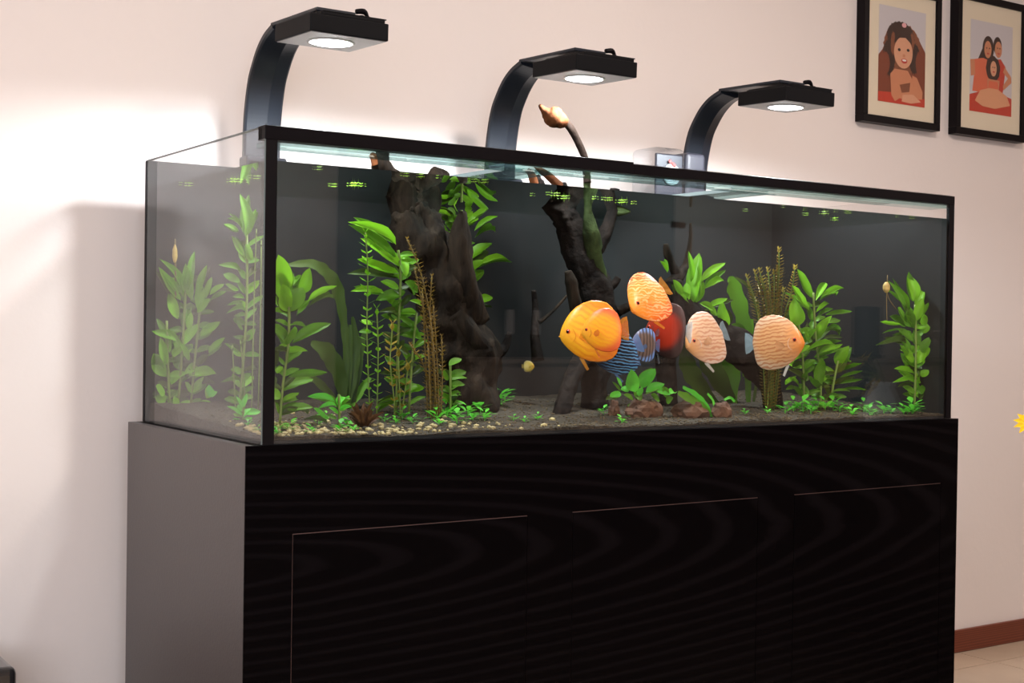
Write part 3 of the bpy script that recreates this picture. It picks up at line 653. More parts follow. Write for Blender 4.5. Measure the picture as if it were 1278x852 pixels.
def fine_plant(name, label, px, Y, stems, lpx, gap, m, sm, cat='plant', per=2, group=None, up=0.35, wfac=0.3):
    # thin stems carrying many small leaves in whorls
    p = thing(name, label, cat, rooted(px, Y), group)
    for pts in stems:
        P = [at(a, b, Y+random.uniform(-.012, .012)) for a, b in pts]
        gz = ground_z(max(0.02, min(1.77, P[-1].x)), Y)
        if abs(P[-1].z-gz) < 0.08: P[-1].z = gz-0.003
        sc = depth(P[0])/FPX
        keep(tube('stem', P, [0.9*sc]*len(P), M[sm], None, 5, 0, 0, 3), p)
        V, F = [], []
        L_ = sum((P[i+1]-P[i]).length for i in range(len(P)-1)); n = int(L_/(gap*sc)); k = 0
        for j in range(n):
            s = j*gap*sc; i = 0
            while i < len(P)-2 and s > (P[i+1]-P[i]).length: s -= (P[i+1]-P[i]).length; i += 1
            q = P[i]+(P[i+1]-P[i])*min(1, s/(P[i+1]-P[i]).length)
            frac = j/max(1, n); size = lpx*sc*(0.55+0.45*min(1, frac*6))*(1-0.35*frac); a0 = j*1.2
            for c in range(per):
                a = a0+2*PI*c/per; tilt = up+(0.9 if j < 2 else 0)+random.uniform(-.15, .15)
                d = Vector((math.cos(a), math.sin(a), tilt)).normalized(); sd = d.cross(Vector((0, 0, 1))).normalized(); b = len(V)
                V += [q, q+d*size*0.5+sd*size*wfac*0.5, q+d*size, q+d*size*0.5-sd*size*wfac*0.5]
                F.append((b, b+1, b+2, b+3))
        o = mesh_obj('foliage', V, F, M[m]); o['kind'] = 'stuff'; keep(o, p)
    return p
fine_plant('ludwigia', 'thin stemmed plant with small paired leaves and a pale yellow crown', 457, 0.26,
  [[(456, 290), (459, 340), (458, 420), (462, 520)], [(470, 385), (472, 440), (470, 522)]], 16, 9, 'leaf', 'stem', per=2, up=0.5, wfac=0.4)
fine_plant('ludwigia', 'thin stemmed plant with spaced leaves and a red crown', 490, 0.22,
  [[(490, 404), (488, 430), (487, 455), (492, 500), (492, 522)], [(510, 455), (505, 490), (500, 524)], [(497, 438), (498, 470), (500, 522)]], 17, 9, 'leaf_gold', 'stem', per=2, up=0.5, wfac=0.4)
fine_plant('rotala', 'bronze needle-leaved stems in front of the leaning trunk', 540, 0.22,
  [[(508, 299), (520, 325), (530, 360), (540, 420), (545, 522)], [(518, 338), (525, 370), (535, 430), (540, 522)], [(539, 345), (537, 400), (546, 524)],
   [(540, 376), (545, 440), (548, 522)], [(551, 420), (552, 470), (550, 524)], [(512, 430), (527, 452), (535, 480), (538, 522)], [(534, 430), (536, 470), (538, 524)], [(541, 460), (542, 490), (542, 524)], [(527, 362), (530, 420), (534, 522)]],
  10, 5, 'leaf_red', 'stem_brown', per=4, up=0.5, wfac=0.28)
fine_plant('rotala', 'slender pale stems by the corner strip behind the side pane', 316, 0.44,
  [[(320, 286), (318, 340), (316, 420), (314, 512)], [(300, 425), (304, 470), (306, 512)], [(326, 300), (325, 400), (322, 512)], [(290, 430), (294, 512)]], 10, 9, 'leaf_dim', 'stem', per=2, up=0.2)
# dark red tuft near the gravel
tuft = thing('crypt_plant', 'small dark maroon tuft on the gravel beside the bronze stems', 'plant', on_ground(456, 534))
for k in range(14):
    a = -0.95+1.9*k/13; l = random.uniform(20, 34)
    leaf(tuft, 455+6*math.sin(a), 532, 455+l*math.sin(a), 532-l*math.cos(a)*0.95, 5, Vector(tuft.location).y, 'leaf_maroon', 3, 0.03)

# plants on and around the diagonal log
big_plant('fern', 'bright green fern leaves sprouting from the top of the diagonal log', 866, 0.29, [],
  [(866,378,870,314,18),(862,352,862,314,7),(874,352,905,325,10),(878,361,907,344,9),(852,367,841,350,9),(858,377,856,352,10),(868,378,878,348,11),(833,340,826,326,7),(862,380,850,362,9)], 'leaf', 0.02, 'plant')
big_plant('fern', 'smaller fern leaves lower on the diagonal log above the pale fish', 892, 0.27, [],
  [(890,386,876,378,10),(884,383,907,374,8),(894,394,884,380,7),(906,408,901,379,14),(894,394,906,388,6)], 'leaf', 0.02, 'plant')
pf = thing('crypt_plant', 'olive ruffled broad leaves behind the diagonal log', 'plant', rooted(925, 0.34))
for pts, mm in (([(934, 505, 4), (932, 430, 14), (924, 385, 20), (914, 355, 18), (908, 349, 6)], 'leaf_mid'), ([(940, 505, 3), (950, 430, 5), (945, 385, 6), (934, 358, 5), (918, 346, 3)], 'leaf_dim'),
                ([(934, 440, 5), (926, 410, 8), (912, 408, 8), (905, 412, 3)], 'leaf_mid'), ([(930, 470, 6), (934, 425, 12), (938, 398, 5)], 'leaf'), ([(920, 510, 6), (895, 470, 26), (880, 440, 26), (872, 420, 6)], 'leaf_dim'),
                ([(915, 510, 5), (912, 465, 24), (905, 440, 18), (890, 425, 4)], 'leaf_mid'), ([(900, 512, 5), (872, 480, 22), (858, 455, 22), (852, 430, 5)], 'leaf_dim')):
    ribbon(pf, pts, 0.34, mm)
fine_plant('rotala', 'golden needle-leaved stems above the pale round fish', 962, 0.21,
  [[(972, 312), (972, 345), (968, 400), (962, 500)], [(948, 338), (956, 380), (960, 440), (958, 505)], [(958, 337), (962, 380), (962, 505)], [(932, 346), (942, 375), (950, 420), (956, 505)],
   [(992, 334), (988, 365), (978, 400), (968, 505)], [(966, 340), (966, 380), (964, 505)], [(942, 340), (952, 380), (958, 505)], [(978, 362), (974, 400), (966, 505)], [(952, 350), (958, 390), (960, 505)], [(971, 335), (969, 380), (964, 505)]],
  12, 4, 'leaf_gold', 'stem', per=5, up=0.35, wfac=0.28)
big_plant('stem_plant', 'tall leafy green stem plant behind the pale round fish', 1018, 0.19,
  [[(1015, 365), (1018, 420), (1024, 470), (1024, 512)], [(1046, 450), (1040, 480), (1036, 512)], [(996, 400), (1002, 450), (1004, 512)]],
  [(1015,372,991,337,12),(1010,387,982,358,9),(1018,375,1032,348,9),(1024,371,1055,355,8),(1018,390,1037,374,6),(992,407,994,375,18),(1012,427,1015,396,11,'leaf_mid'),(1018,422,1034,397,12),
   (1030,393,1060,391,6,'leaf_mid'),(1030,402,1048,400,7,'leaf_mid'),(1028,415,1053,409,6,'leaf_mid'),(1010,427,1000,411,7),(1003,428,1016,410,8),(1006,438,1045,423,6),(1020,442,1051,420,9,'leaf_mid'),(1022,440,1048,430,8),
   (1016,446,1050,431,8),(1045,458,1057,431,15),(1046,457,1064,446,8),(1023,480,1024,446,13,'leaf_mid'),(1028,476,1042,470,7),(1046,463,1070,459,4,'leaf_mid'),(1048,471,1076,465,4,'leaf_mid'),(1048,479,1076,475,4,'leaf_mid'),
   (1038,489,1062,486,4,'leaf_mid'),(990,451,1007,440,8),(988,474,1001,483,9),(980,480,993,474,7),(1004,460,1016,448,8,'leaf_mid'),(1002,480,1010,462,8,'leaf_mid'),(1030,495,1048,492,6,'leaf_mid'),(998,440,1010,430,8),(1010,492,998,478,7,'leaf_mid')], 'leaf', 0.04)
pI = big_plant('stem_plant', 'dense green stem plant in the end corner with a yellow bud stalk', 1143, 0.07,
  [[(1142, 380), (1143, 440), (1141, 512)], [(1165, 410), (1160, 460), (1156, 514)]],
  [(1140,376,1138,342,13),(1133,386,1118,353,7),(1130,390,1112,350,6,'leaf_mid'),(1145,390,1167,360,10),(1150,396,1168,378,7),(1140,408,1130,383,14,'leaf_mid'),(1160,406,1151,391,9),(1152,416,1174,404,11),
   (1140,452,1125,431,10),(1145,454,1158,434,11),(1174,446,1162,431,9),(1140,466,1120,458,8),(1150,470,1171,461,9),(1140,476,1121,472,7),(1125,405,1097,406,3),(1130,428,1102,424,8,'leaf_dim'),
   (1132,402,1116,387,14,'leaf_mid'),(1150,440,1168,420,10,'leaf_mid'),(1136,440,1124,420,10,'leaf_mid'),(1145,400,1150,372,11),(1148,430,1140,412,9,'leaf_mid'),(1142,490,1128,482,8,'leaf_mid'),(1150,492,1168,480,10,'leaf_mid'),(1156,455,1172,440,8),(1140,425,1122,410,9,'leaf_mid')],
  'leaf', 0.018)
keep(tube('bud_stalk', [at(1107, 404, .07), at(1106.5, 375, .07), at(1107.5, 343, .07)], [0.0009]*3, M['stem_brown'], None, 5), pI)
keep(tube('bud_stalk', [at(1119, 386, .07), at(1110, 374, .07), at(1106.5, 362, .07)], [0.0009]*3, M['stem_brown'], None, 5), pI)
b_ = at(1106.3, 358.5, .07); keep(tube('bud', [b_+Vector((0, 0, -.013)), b_+Vector((0, 0, -.005)), b_+Vector((0, 0, .005)), b_+Vector((0, 0, .013))], [0.003, 0.0085, 0.0085, 0.003], M['bud'], None, 12), pI)
big_plant('anubias', 'small broad-leaved green plant rooted on the rocks under the blue fish', 800, 0.14, [],
  [(793,489,787,463,16),(801,484,816,459,17),(806,489,829,477,11),(774,489,760,498,9),(784,489,777,481,10),(797,494,801,483,7),(833,493,845,486,10),(776,483,770,470,4),(800,500,793,488,8,'leaf_mid'),(812,492,822,500,8,'leaf_mid'),(790,498,780,492,7,'leaf_mid'),(820,488,838,490,9),(828,482,833,496,8,'leaf_mid')], 'leaf_low', 0.02)
pl_ = thing('anubias', 'plant with two long arching bright leaves over the rust brown rock', 'plant', on_ground(886, 521))
for pts, mm in (([(889, 520, 4), (880, 505, 7), (868, 492, 7), (852, 483, 4)], 'leaf_low'), ([(887, 516, 5), (872, 503, 10), (858, 496, 12), (846, 490, 5)], 'leaf_mid'), ([(894, 522, 4), (892, 514, 10), (893, 507, 4)], 'leaf_low'),
                ([(892, 512, 2), (890, 500, 3), (883, 491, 3)], 'leaf_low'), ([(904, 499, 3), (911, 496, 4), (917, 501, 3)], 'leaf_low')):
    ribbon(pl_, pts, 0.075, mm)
# carpet rosettes, each its own plant
def rosette_mesh(n, seed, up=0.6):
    rnd = random.Random(seed); V, F = [], []
    for k in range(n):
        a = 2*PI*k/n*1.0+rnd.uniform(-.4, .4); el = rnd.uniform(0.2, 1.25)*up; l = rnd.uniform(0.55, 1.05)
        h = 0.15+0.6*rnd.random()*(k % 3 > 0)
        d = Vector((math.cos(a)*math.cos(el), math.sin(a)*math.cos(el), math.sin(el))); s = Vector((-math.sin(a), math.cos(a), 0)); b = len(V)
        q = Vector((0.12*math.cos(a), 0.12*math.sin(a), h)); dr = Vector((0, 0, -0.18*l))
        V += [q, q+d*l*.35+s*.17*l, q+d*l*.35-s*.17*l, q+d*l*.7+s*.2*l+dr*.4, q+d*l*.7-s*.2*l+dr*.4, q+d*l+dr]
        F += [(b, b+1, b+2), (b+1, b+3, b+4, b+2), (b+3, b+5, b+4)]
    for k in range(3):
        a = 2*PI*k/3; b = len(V); V += [(0.04*math.cos(a), 0.04*math.sin(a), -0.1), (0.04*math.cos(a+2), 0.04*math.sin(a+2), -0.1), (0.1*math.cos(a), 0.1*math.sin(a), 0.7)]; F.append((b, b+1, b+2))
    me = bpy.data.meshes.new('carpet_plant'); me.from_pydata([tuple(v) for v in V], [], F); me.materials.append(M['leaf_low']); return me
RM = [rosette_mesh(n, s) for n, s in ((9, 1), (12, 2), (14, 3), (11, 4))]
groupsG = (
 ('small bright green carpet plant on the pale gravel by the corner strip', 'carpet plants on the pale gravel', [(296,550,10),(284,540,7),(362,538,12),(355,545,9),(398,530,12),(408,524,9),(425,540,13),(416,545,10),(435,532,11),(441,538,9),(310,532,7),(350,536,8)]),
 ('small bright green carpet plant at the foot of the leaning trunk', 'carpet plants at the foot of the leaning trunk', [(480,526,9),(503,523,13),(515,528,9),(494,528,8),(545,524,16),(558,520,17),(570,528,14),(584,518,15),(600,514,17),(612,510,18),(622,506,18),(630,500,14),(590,524,12),(548,530,9),(605,524,12)]),
 ('tiny single carpet plant on the bare soil below the fish', 'single carpet plants on the bare soil', [(641,525,8),(671,524,8),(753,517,9),(776,528,9),(930,517,7),(958,516,7),(655,527,6)]),
 ('bright green carpet plant in the dense patch below the pale round fish', 'carpet plants below the pale round fish', [(980,516,14),(990,513,15),(1002,514,16),(1012,516,14),(1020,511,15),(1030,512,14),(1040,511,13),(1048,514,10)]),
 ('loose green carpet plant on the soil before the budding corner plant', 'carpet plants near the budding plant', [(1062,516,11),(1078,514,14),(1085,517,9),(1103,516,13),(1112,516,10),(1128,517,11),(1140,516,15),(1152,517,13),(1167,514,13),(1160,519,9),(1070,519,8),(1095,519,8)]))
for lab, grp, lst in groupsG:
    for k, (px, py, s) in enumerate(lst):
        P = on_ground(px, py)
        P.x = max(0.035, min(1.755, P.x)); P.y = max(0.035, P.y); P.z = ground_z(P.x, P.y)
        o = bpy.data.objects.new('carpet_plant', RM[k % 4]); col.objects.link(o); o.location = P; sc = s*depth(P)/FPX*1.25
        o.scale = (sc, sc, sc); o.rotation_euler = (0, 0, k*1.7); tag(o, lab, 'plant', grp)
# floating plants at the surface
def float_mesh(n, seed):
    rnd = random.Random(seed); V, F = [], []
    for k in range(n):
        a = rnd.uniform(0, 6.28); rr = rnd.random()**0.5; cx, cy = rr*math.cos(a), rr*math.sin(a)*0.7; s = rnd.uniform(0.14, 0.24); b = len(V)
        for q in range(6): V.append((cx+s*math.cos(q*PI/3), cy+s*0.8*math.sin(q*PI/3), -0.04+0.05*math.sin(q*2+k)))
        F.append(tuple(range(b, b+6)))
        if k % 3 == 0:
            b = len(V); l = rnd.uniform(0.3, 0.9); V += [(cx-.02, cy, -.05), (cx+.02, cy, -.05), (cx, cy, -l)]; F.append((b, b+1, b+2))
    me = bpy.data.meshes.new('floating_plant'); me.from_pydata(V, [], F); me.materials.append(M['leaf_float']); return me
FM = [float_mesh(10, 1), float_mesh(16, 2), float_mesh(6, 3)]
fl_left = [(208,229,9),(290,226,10),(303,227,10),(318,222,8),(397,211,6),(391,211,3),(415,232,6),(440,231,9),(452,232,8)]
fl_mid = [(505,219,6),(530,219,6),(552,221,6),(590,226,7),(603,227,7),(664,244,6),(690,243,10),(703,247,8),(742,248,8),(757,249,8),(775,252,8),(790,254,7)]
fl_right = [(930,263,4),(982,258,3),(1004,262,5),(1005,268,5),(1028,266,6),(1055,263,5),(1062,265,6),(1041,274,5),(1127,270,4),(1140,272,5)]
for lst, lab, grp in ((fl_left, 'small yellow green floating plant near the side pane and corner strip', 'floating plants near the side pane'),
                      (fl_mid, 'small yellow green floating plant among the driftwood tops', 'floating plants among the driftwood tops'),
                      (fl_right, 'small green floating plant on the open water above the budding plant', 'floating plants on the open water')):
    for k, (px, py, s) in enumerate(lst):
        P = atz(px, py, WL-0.002); P.x = max(0.04, min(1.74, P.x)); P.y = max(0.04, min(0.585, P.y))
        o = bpy.data.objects.new('floating_plant', FM[k % 3]); col.objects.link(o); sc = s*depth(P)/FPX
        o.location = P; o.scale = (sc, sc, sc*0.8); o.rotation_euler = (0, 0, k*2.1); tag(o, lab, 'plant', grp)

# ------------------------------------------------------------------ fish
def fish_mat(name, c_head, c_mid, c_edge, stripe=None, sscale=9.0, sdist=3.0, samt=0.8, vert=False, edge0=0.28, edge1=0.46, tilt=0.0):
    m, nt, out = mat(name); L = nt.links.new
    p = N(nt, 'BsdfPrincipled'); L(p.outputs[0], out.inputs[0]); p.inputs['Roughness'].default_value = 0.35; p.inputs['Specular IOR Level'].default_value = 0.4
    tc = N(nt, 'TexCoord'); sp = N(nt, 'SeparateXYZ'); L(tc.outputs['Object'], sp.inputs[0])
    hx = N(nt, 'MapRange'); L(sp.outputs['X'], hx.inputs['Value']); hx.inputs['From Min'].default_value = 0.12; hx.inputs['From Max'].default_value = 0.42
    nz = N(nt, 'TexNoise'); nz.inputs['Scale'].default_value = 5; L(tc.outputs['Object'], nz.inputs['Vector'])
    m1 = N(nt, 'Mix', data_type='RGBA'); L(hx.outputs[0], m1.inputs[0]); m1.inputs[6].default_value = c4(c_mid); m1.inputs[7].default_value = c4(c_head)
    # distance from the body centre, in the side plane
    ln = N(nt, 'VectorMath', operation='MULTIPLY'); L(tc.outputs['Object'], ln.inputs[0]); ln.inputs[1].default_value = (0.85, 0, 1)
    le = N(nt, 'VectorMath', operation='LENGTH'); L(ln.outputs[0], le.inputs[0])
    er = N(nt, 'MapRange', interpolation_type='SMOOTHSTEP'); L(le.outputs['Value'], er.inputs['Value']); er.inputs['From Min'].default_value = edge0; er.inputs['From Max'].default_value = edge1
    hm = N(nt, 'Math', operation='SUBTRACT'); hm.inputs[0].default_value = 1; L(hx.outputs[0], hm.inputs[1])
    em = N(nt, 'Math', operation='MULTIPLY'); L(er.outputs[0], em.inputs[0]); L(hm.outputs[0], em.inputs[1])
    m2 = N(nt, 'Mix', data_type='RGBA'); L(em.outputs[0], m2.inputs[0]); L(m1.outputs[2], m2.inputs[6]); m2.inputs[7].default_value = c4(c_edge)
    last = m2.outputs[2]
    if stripe:
        mp = N(nt, 'Mapping'); L(tc.outputs['Object'], mp.inputs[0]); mp.inputs['Rotation'].default_value = (0, tilt, 0)
        wv = N(nt, 'TexWave', bands_direction='X' if vert else 'Z'); L(mp.outputs[0], wv.inputs['Vector'])
        wv.inputs['Scale'].default_value = sscale; wv.inputs['Distortion'].default_value = sdist; wv.inputs['Detail'].default_value = 1.5; wv.inputs['Detail Scale'].default_value = 1.6
        cr = N(nt, 'MapRange', interpolation_type='SMOOTHSTEP'); L(wv.outputs['Fac'], cr.inputs['Value']); cr.inputs['From Min'].default_value = 0.5; cr.inputs['From Max'].default_value = 0.8
        cr.inputs['To Max'].default_value = samt
        # no stripes across the face
        mm = N(nt, 'Math', operation='MULTIPLY'); L(cr.outputs[0], mm.inputs[0]); L(hm.outputs[0], mm.inputs[1])
        m3 = N(nt, 'Mix', data_type='RGBA'); L(mm.outputs[0], m3.inputs[0]); L(last, m3.inputs[6]); m3.inputs[7].default_value = c4(stripe); last = m3.outputs[2]
    L(last, p.inputs['Base Color'])
    return m
def discus_body(name, m):
    # outline of a discus: steep rounded forehead, tall body with trailing dorsal and anal fins, short tail root
    top = [(-0.46, 0.065), (-0.445, 0.14), (-0.425, 0.25), (-0.385, 0.345), (-0.31, 0.425), (-0.20, 0.47), (-0.07, 0.485), (0.06, 0.46), (0.18, 0.405), (0.28, 0.325), (0.36, 0.23), (0.42, 0.135), (0.455, 0.06), (0.475, 0.0)]
    bot = [(-0.46, -0.065), (-0.445, -0.15), (-0.43, -0.27), (-0.395, -0.37), (-0.32, -0.445), (-0.21, -0.48), (-0.08, -0.48), (0.05, -0.455), (0.17, -0.40), (0.275, -0.325), (0.36, -0.24), (0.42, -0.165), (0.458, -0.105), (0.478, -0.05)]
    thick = [0.020, 0.024, 0.030, 0.038, 0.052, 0.068, 0.082, 0.090, 0.090, 0.084, 0.074, 0.058, 0.040, 0.020]
    n = 24; V, F = [], []
    for (x, zt), (x2, zb), T in zip(top, bot, thick):
        zc = (zt+zb)/2; hh = (zt-zb)/2
        for k in range(n):
            a = 2*PI*k/n; c = math.cos(a); s = math.sin(a)
            core = max(0, 1-(abs(c)/0.99)**2.2)
            V.append(((x*(1+c)+x2*(1-c))/2, T*(1 if s > 0 else -1)*(core**0.9)+0.004*s, zc+hh*c))
    for i in range(len(top)-1):
        for k in range(n): F.append((i*n+k, (i+1)*n+k, (i+1)*n+(k+1) % n, i*n+(k+1) % n))
    F.append(tuple(range(n))); F.append(tuple((len(top)-1)*n+k for k in reversed(range(n))))
    return mesh_obj(name, V, F, m, None, True)
def fin(name, pts, m, ridges=0.004):
    # fan of rays from the first point, a thin double-sided sheet with rays raised
    V, F = [], []; n = len(pts)-1
    for i, q in enumerate(pts):
        z = ridges*(1 if i % 2 else -1)*(0 if i == 0 else 1); V.append((q[0], q[1]+z, q[2]))
    for i in range(1, n): F.append((0, i, i+1))
    return mesh_obj(name, V, F, m, None, False)
def make_fish(label, px, py, Y, hpx, wpx, heading, roll, mbody, mfin, mtail=None, yaw=0.0, eye=0.040, lens=1.0, pel=True, mpec=None):
    # hpx: apparent height; heading -1 faces left in the picture, +1 right; yaw turns it away from side-on; roll in the picture plane (degrees)
    c = at(px, py, Y); s = hpx*depth(c)/FPX/0.95
    root = thing('discus_fish', label, 'fish', c, 'discus fish in the aquarium')
    b = discus_body('body', mbody); b.parent = root
    tf = fin('tail_fin', [(-0.41, 0, 0.0), (-0.43, 0, 0.085), (-0.53, 0, 0.17), (-0.60, 0, 0.19), (-0.61, 0, 0.09), (-0.61, 0, 0.0), (-0.61, 0, -0.09), (-0.60, 0, -0.19), (-0.53, 0, -0.17), (-0.43, 0, -0.085)], mtail or mfin)
    tf.parent = root
    for sd in (-1, 1):
        pf_ = fin('pectoral_fin', [(0.16, 0.098*sd, -0.08), (0.13, 0.125*sd, -0.02), (0.03, 0.15*sd, 0.03), (-0.01, 0.155*sd, -0.04), (0.02, 0.15*sd, -0.11), (0.10, 0.125*sd, -0.13)], mpec or mfin, 0.003); pf_.parent = root
        e = bpy.data.objects.new('eye', EYE[0]); col.objects.link(e); e.parent = root; e.location = (0.325, 0.066*sd, 0.035); e.scale = (eye/0.03, eye/0.03*0.8, eye/0.03)
        pu = bpy.data.objects.new('pupil', EYE[1]); col.objects.link(pu); pu.parent = e; pu.location = (0.004, 0.017*sd, 0.0)
        gl_ = tube('gill_line', [(0.25, 0.088*sd, 0.07), (0.215, 0.0985*sd, 0.0), (0.22, 0.096*sd, -0.08), (0.27, 0.083*sd, -0.14)], [0.002, 0.004, 0.004, 0.002], mfin, None, 5); gl_.parent = root
    mo = tube('mouth', [(0.472, -0.018, -0.035), (0.488, 0, -0.03), (0.472, 0.018, -0.035)], [0.004, 0.009, 0.004], mbody, None, 6); mo.parent = root
    if pel:
        pv = fin('pelvic_fin', [(0.17, 0.0, -0.345), (0.14, 0.01, -0.38), (0.06, 0.012, -0.58), (0.10, 0.0, -0.60), (0.20, -0.01, -0.40)], mfin); pv.parent = root
    # frame: forward = +-right of the picture turned by yaw about the vertical, then rolled in the picture plane
    vd = (c-CAM).normalized(); rt = vd.cross(Vector((0, 0, 1))).normalized(); upv = rt.cross(vd)
    fwd = (rt*heading*math.cos(yaw)+vd*math.sin(yaw)).normalized()
    rl = math.radians(roll)
    R_ = Matrix.Rotation(rl, 3, vd)
    fwd = R_ @ fwd; u_ = R_ @ upv; y_ = u_.cross(fwd)
    root.matrix_basis = Matrix.Translation(c) @ Matrix(((fwd.x, y_.x, u_.x), (fwd.y, y_.y, u_.y), (fwd.z, y_.z, u_.z))).to_4x4() @ Matrix.Diagonal((s*lens, s, s, 1))
    return root
bm = bmesh.new(); bmesh.ops.create_uvsphere(bm, u_segments=12, v_segments=8, radius=0.03); e0 = bm_obj('eye', bm, M['eye_red'], None, True)
bm = bmesh.new(); bmesh.ops.create_uvsphere(bm, u_segments=10, v_segments=6, radius=0.019); e1 = bm_obj('pupil', bm, M['eye_dark'], None, True)
EYE = (e0.data, e1.data); bpy.data.objects.remove(e0); bpy.data.objects.remove(e1)
fm = {}
fm['gold'] = fish_mat('gold_scales', (0.85, 0.38, 0.02), (0.92, 0.42, 0.012), (0.85, 0.25, 0.01), (0.72, 0.12, 0.01), 3.5, 5, 0.35, False, tilt=0.6)
fm['amber'] = fish_mat('amber_scales', (0.86, 0.36, 0.03), (0.94, 0.38, 0.012), (0.80, 0.12, 0.03), (0.85, 0.16, 0.02), 3.5, 5, 0.3, False, tilt=0.5)
fm['orange'] = fish_mat('orange_scales', (0.90, 0.30, 0.03), (0.90, 0.22, 0.02), (0.75, 0.10, 0.02), (0.90, 0.50, 0.22), 5, 8, 0.75, False, tilt=0.5)
fm['ram'] = fish_mat('dull_yellow_scales', (0.34, 0.22, 0.02), (0.30, 0.24, 0.03), (0.14, 0.12, 0.03), None)
fm['red'] = fish_mat('red_scales', (0.30, 0.04, 0.02), (0.42, 0.028, 0.010), (0.055, 0.022, 0.02), None, edge0=0.24, edge1=0.40)
fm['blue'] = fish_mat('blue_striped_scales', (0.008, 0.016, 0.04), (0.005, 0.007, 0.018), (0.008, 0.018, 0.06), (0.12, 0.34, 0.62), 5, 4, 0.9, False, tilt=0.5)
fm['blue2'] = fish_mat('brown_blue_scales', (0.14, 0.14, 0.22), (0.16, 0.11, 0.09), (0.16, 0.30, 0.66), (0.05, 0.03, 0.025), 2.6, 1.5, 0.9, True, edge0=0.30, edge1=0.42)
fm['pale'] = fish_mat('pale_scales', (0.55, 0.26, 0.09), (0.58, 0.37, 0.23), (0.60, 0.45, 0.36), (0.40, 0.14, 0.06), 4.5, 5, 0.75, False, tilt=0.2)
fm['pale2'] = fish_mat('pale_netted_scales', (0.62, 0.20, 0.02), (0.58, 0.31, 0.13), (0.62, 0.45, 0.30), (0.40, 0.13, 0.04), 5.0, 5, 0.8, False, tilt=0.1)
def FN(n, c):
    m = leaf_mat(n, c, [min(1, v*1.3) for v in c], 0.4); nt = m.node_tree
    out = [q for q in nt.nodes if q.type == 'OUTPUT_MATERIAL'][0]; src = out.inputs[0].links[0].from_socket
    tr = nt.nodes.new('ShaderNodeBsdfTransparent'); mx = nt.nodes.new('ShaderNodeMixShader'); mx.inputs[0].default_value = 0.45
    nt.links.new(src, mx.inputs[1]); nt.links.new(tr.outputs[0], mx.inputs[2]); nt.links.new(mx.outputs[0], out.inputs[0]); return m
fg, fr_, fb_, fw_, fdk = FN('gold_fin', (0.75, 0.28, 0.02)), FN('red_fin', (0.45, 0.10, 0.03)), FN('blue_fin', (0.10, 0.2, 0.42)), FN('white_fin', (0.75, 0.70, 0.62)), FN('smoky_fin', (0.10, 0.10, 0.12))
fpe = FN('peach_fin', (0.46, 0.25, 0.11)); fol = FN('olive_fin', (0.30, 0.22, 0.04))
fgb = FN('grey_blue_fin', (0.30, 0.42, 0.48))
make_fish('golden yellow discus with a plain body, behind the amber one', 736, 414, 0.19, 76, 70, -1, -6, fm['gold'], fg, yaw=0.15)
make_fish('smaller amber discus with orange red anal fin in front of the golden one', 751, 412, 0.135, 54, 42, -1, -4, fm['amber'], fr_, yaw=0.35)
make_fish('orange red netted discus swimming nose down above the others', 808, 373, 0.17, 68, 46, -1, -36, fm['orange'], fg, yaw=-0.8)
make_fish('deep red discus with smoky dark fins', 831, 412, 0.20, 68, 42, -1, 4, fm['red'], fdk, fgb, yaw=0.75)
make_fish('dark blue discus with bright wavy stripes under the amber one', 768, 440, 0.165, 60, 50, -1, -22, fm['blue'], fb_, yaw=0.45)
make_fish('small brown barred discus with blue fin edges between blue and red ones', 803, 430, 0.15, 42, 30, -1, 2, fm['blue2'], fb_, yaw=-0.7)
make_fish('pale peach discus with a grey blue tail in front of the log', 879, 423, 0.14, 68, 34, -1, -22, fm['pale'], fw_, fgb, yaw=-0.80, mpec=fpe)
make_fish('pale netted discus with orange face, turned the other way from the rest', 971, 427, 0.085, 68, 52, 1, -3, fm['pale2'], fw_, fgb, yaw=-0.35, mpec=fpe)
# little yellow dwarf fish near the sandy gap
sf_ = make_fish('tiny yellow dwarf fish hovering over the bare soil', 660, 457, 0.25, 14, 12, 1, 0, fm['ram'], fol, yaw=0.2, eye=0.04)
sf_.name = 'dwarf_fish'; del sf_['group']; sf_['category'] = 'fish'

# ------------------------------------------------------------------ framed photographs
def flat(name, c, rough=0.6): return plain(name, c, rough, spec=0.25)
PR = {k: flat('print_'+k, v) for k, v in dict(grey=(0.62, 0.58, 0.60), hair=(0.045, 0.022, 0.018), auburn=(0.22, 0.055, 0.028), skin=(0.62, 0.25, 0.13), skin2=(0.72, 0.36, 0.22), red=(0.55, 0.055, 0.03), coral=(0.72, 0.16, 0.08), peach=(0.75, 0.36, 0.20), lips=(0.55, 0.06, 0.05), dark=(0.02, 0.012, 0.012), pink=(0.8, 0.4, 0.42), brown=(0.24, 0.08, 0.04)).items()}
def ell(cx, cy, rx, ry, n=22, a0=0, wob=0.0):
    return [(cx+rx*math.cos(2*PI*k/n+a0)*(1+wob*math.sin(k*2.9)), cy+ry*math.sin(2*PI*k/n+a0)*(1+wob*math.cos(k*2.3))) for k in range(n)]
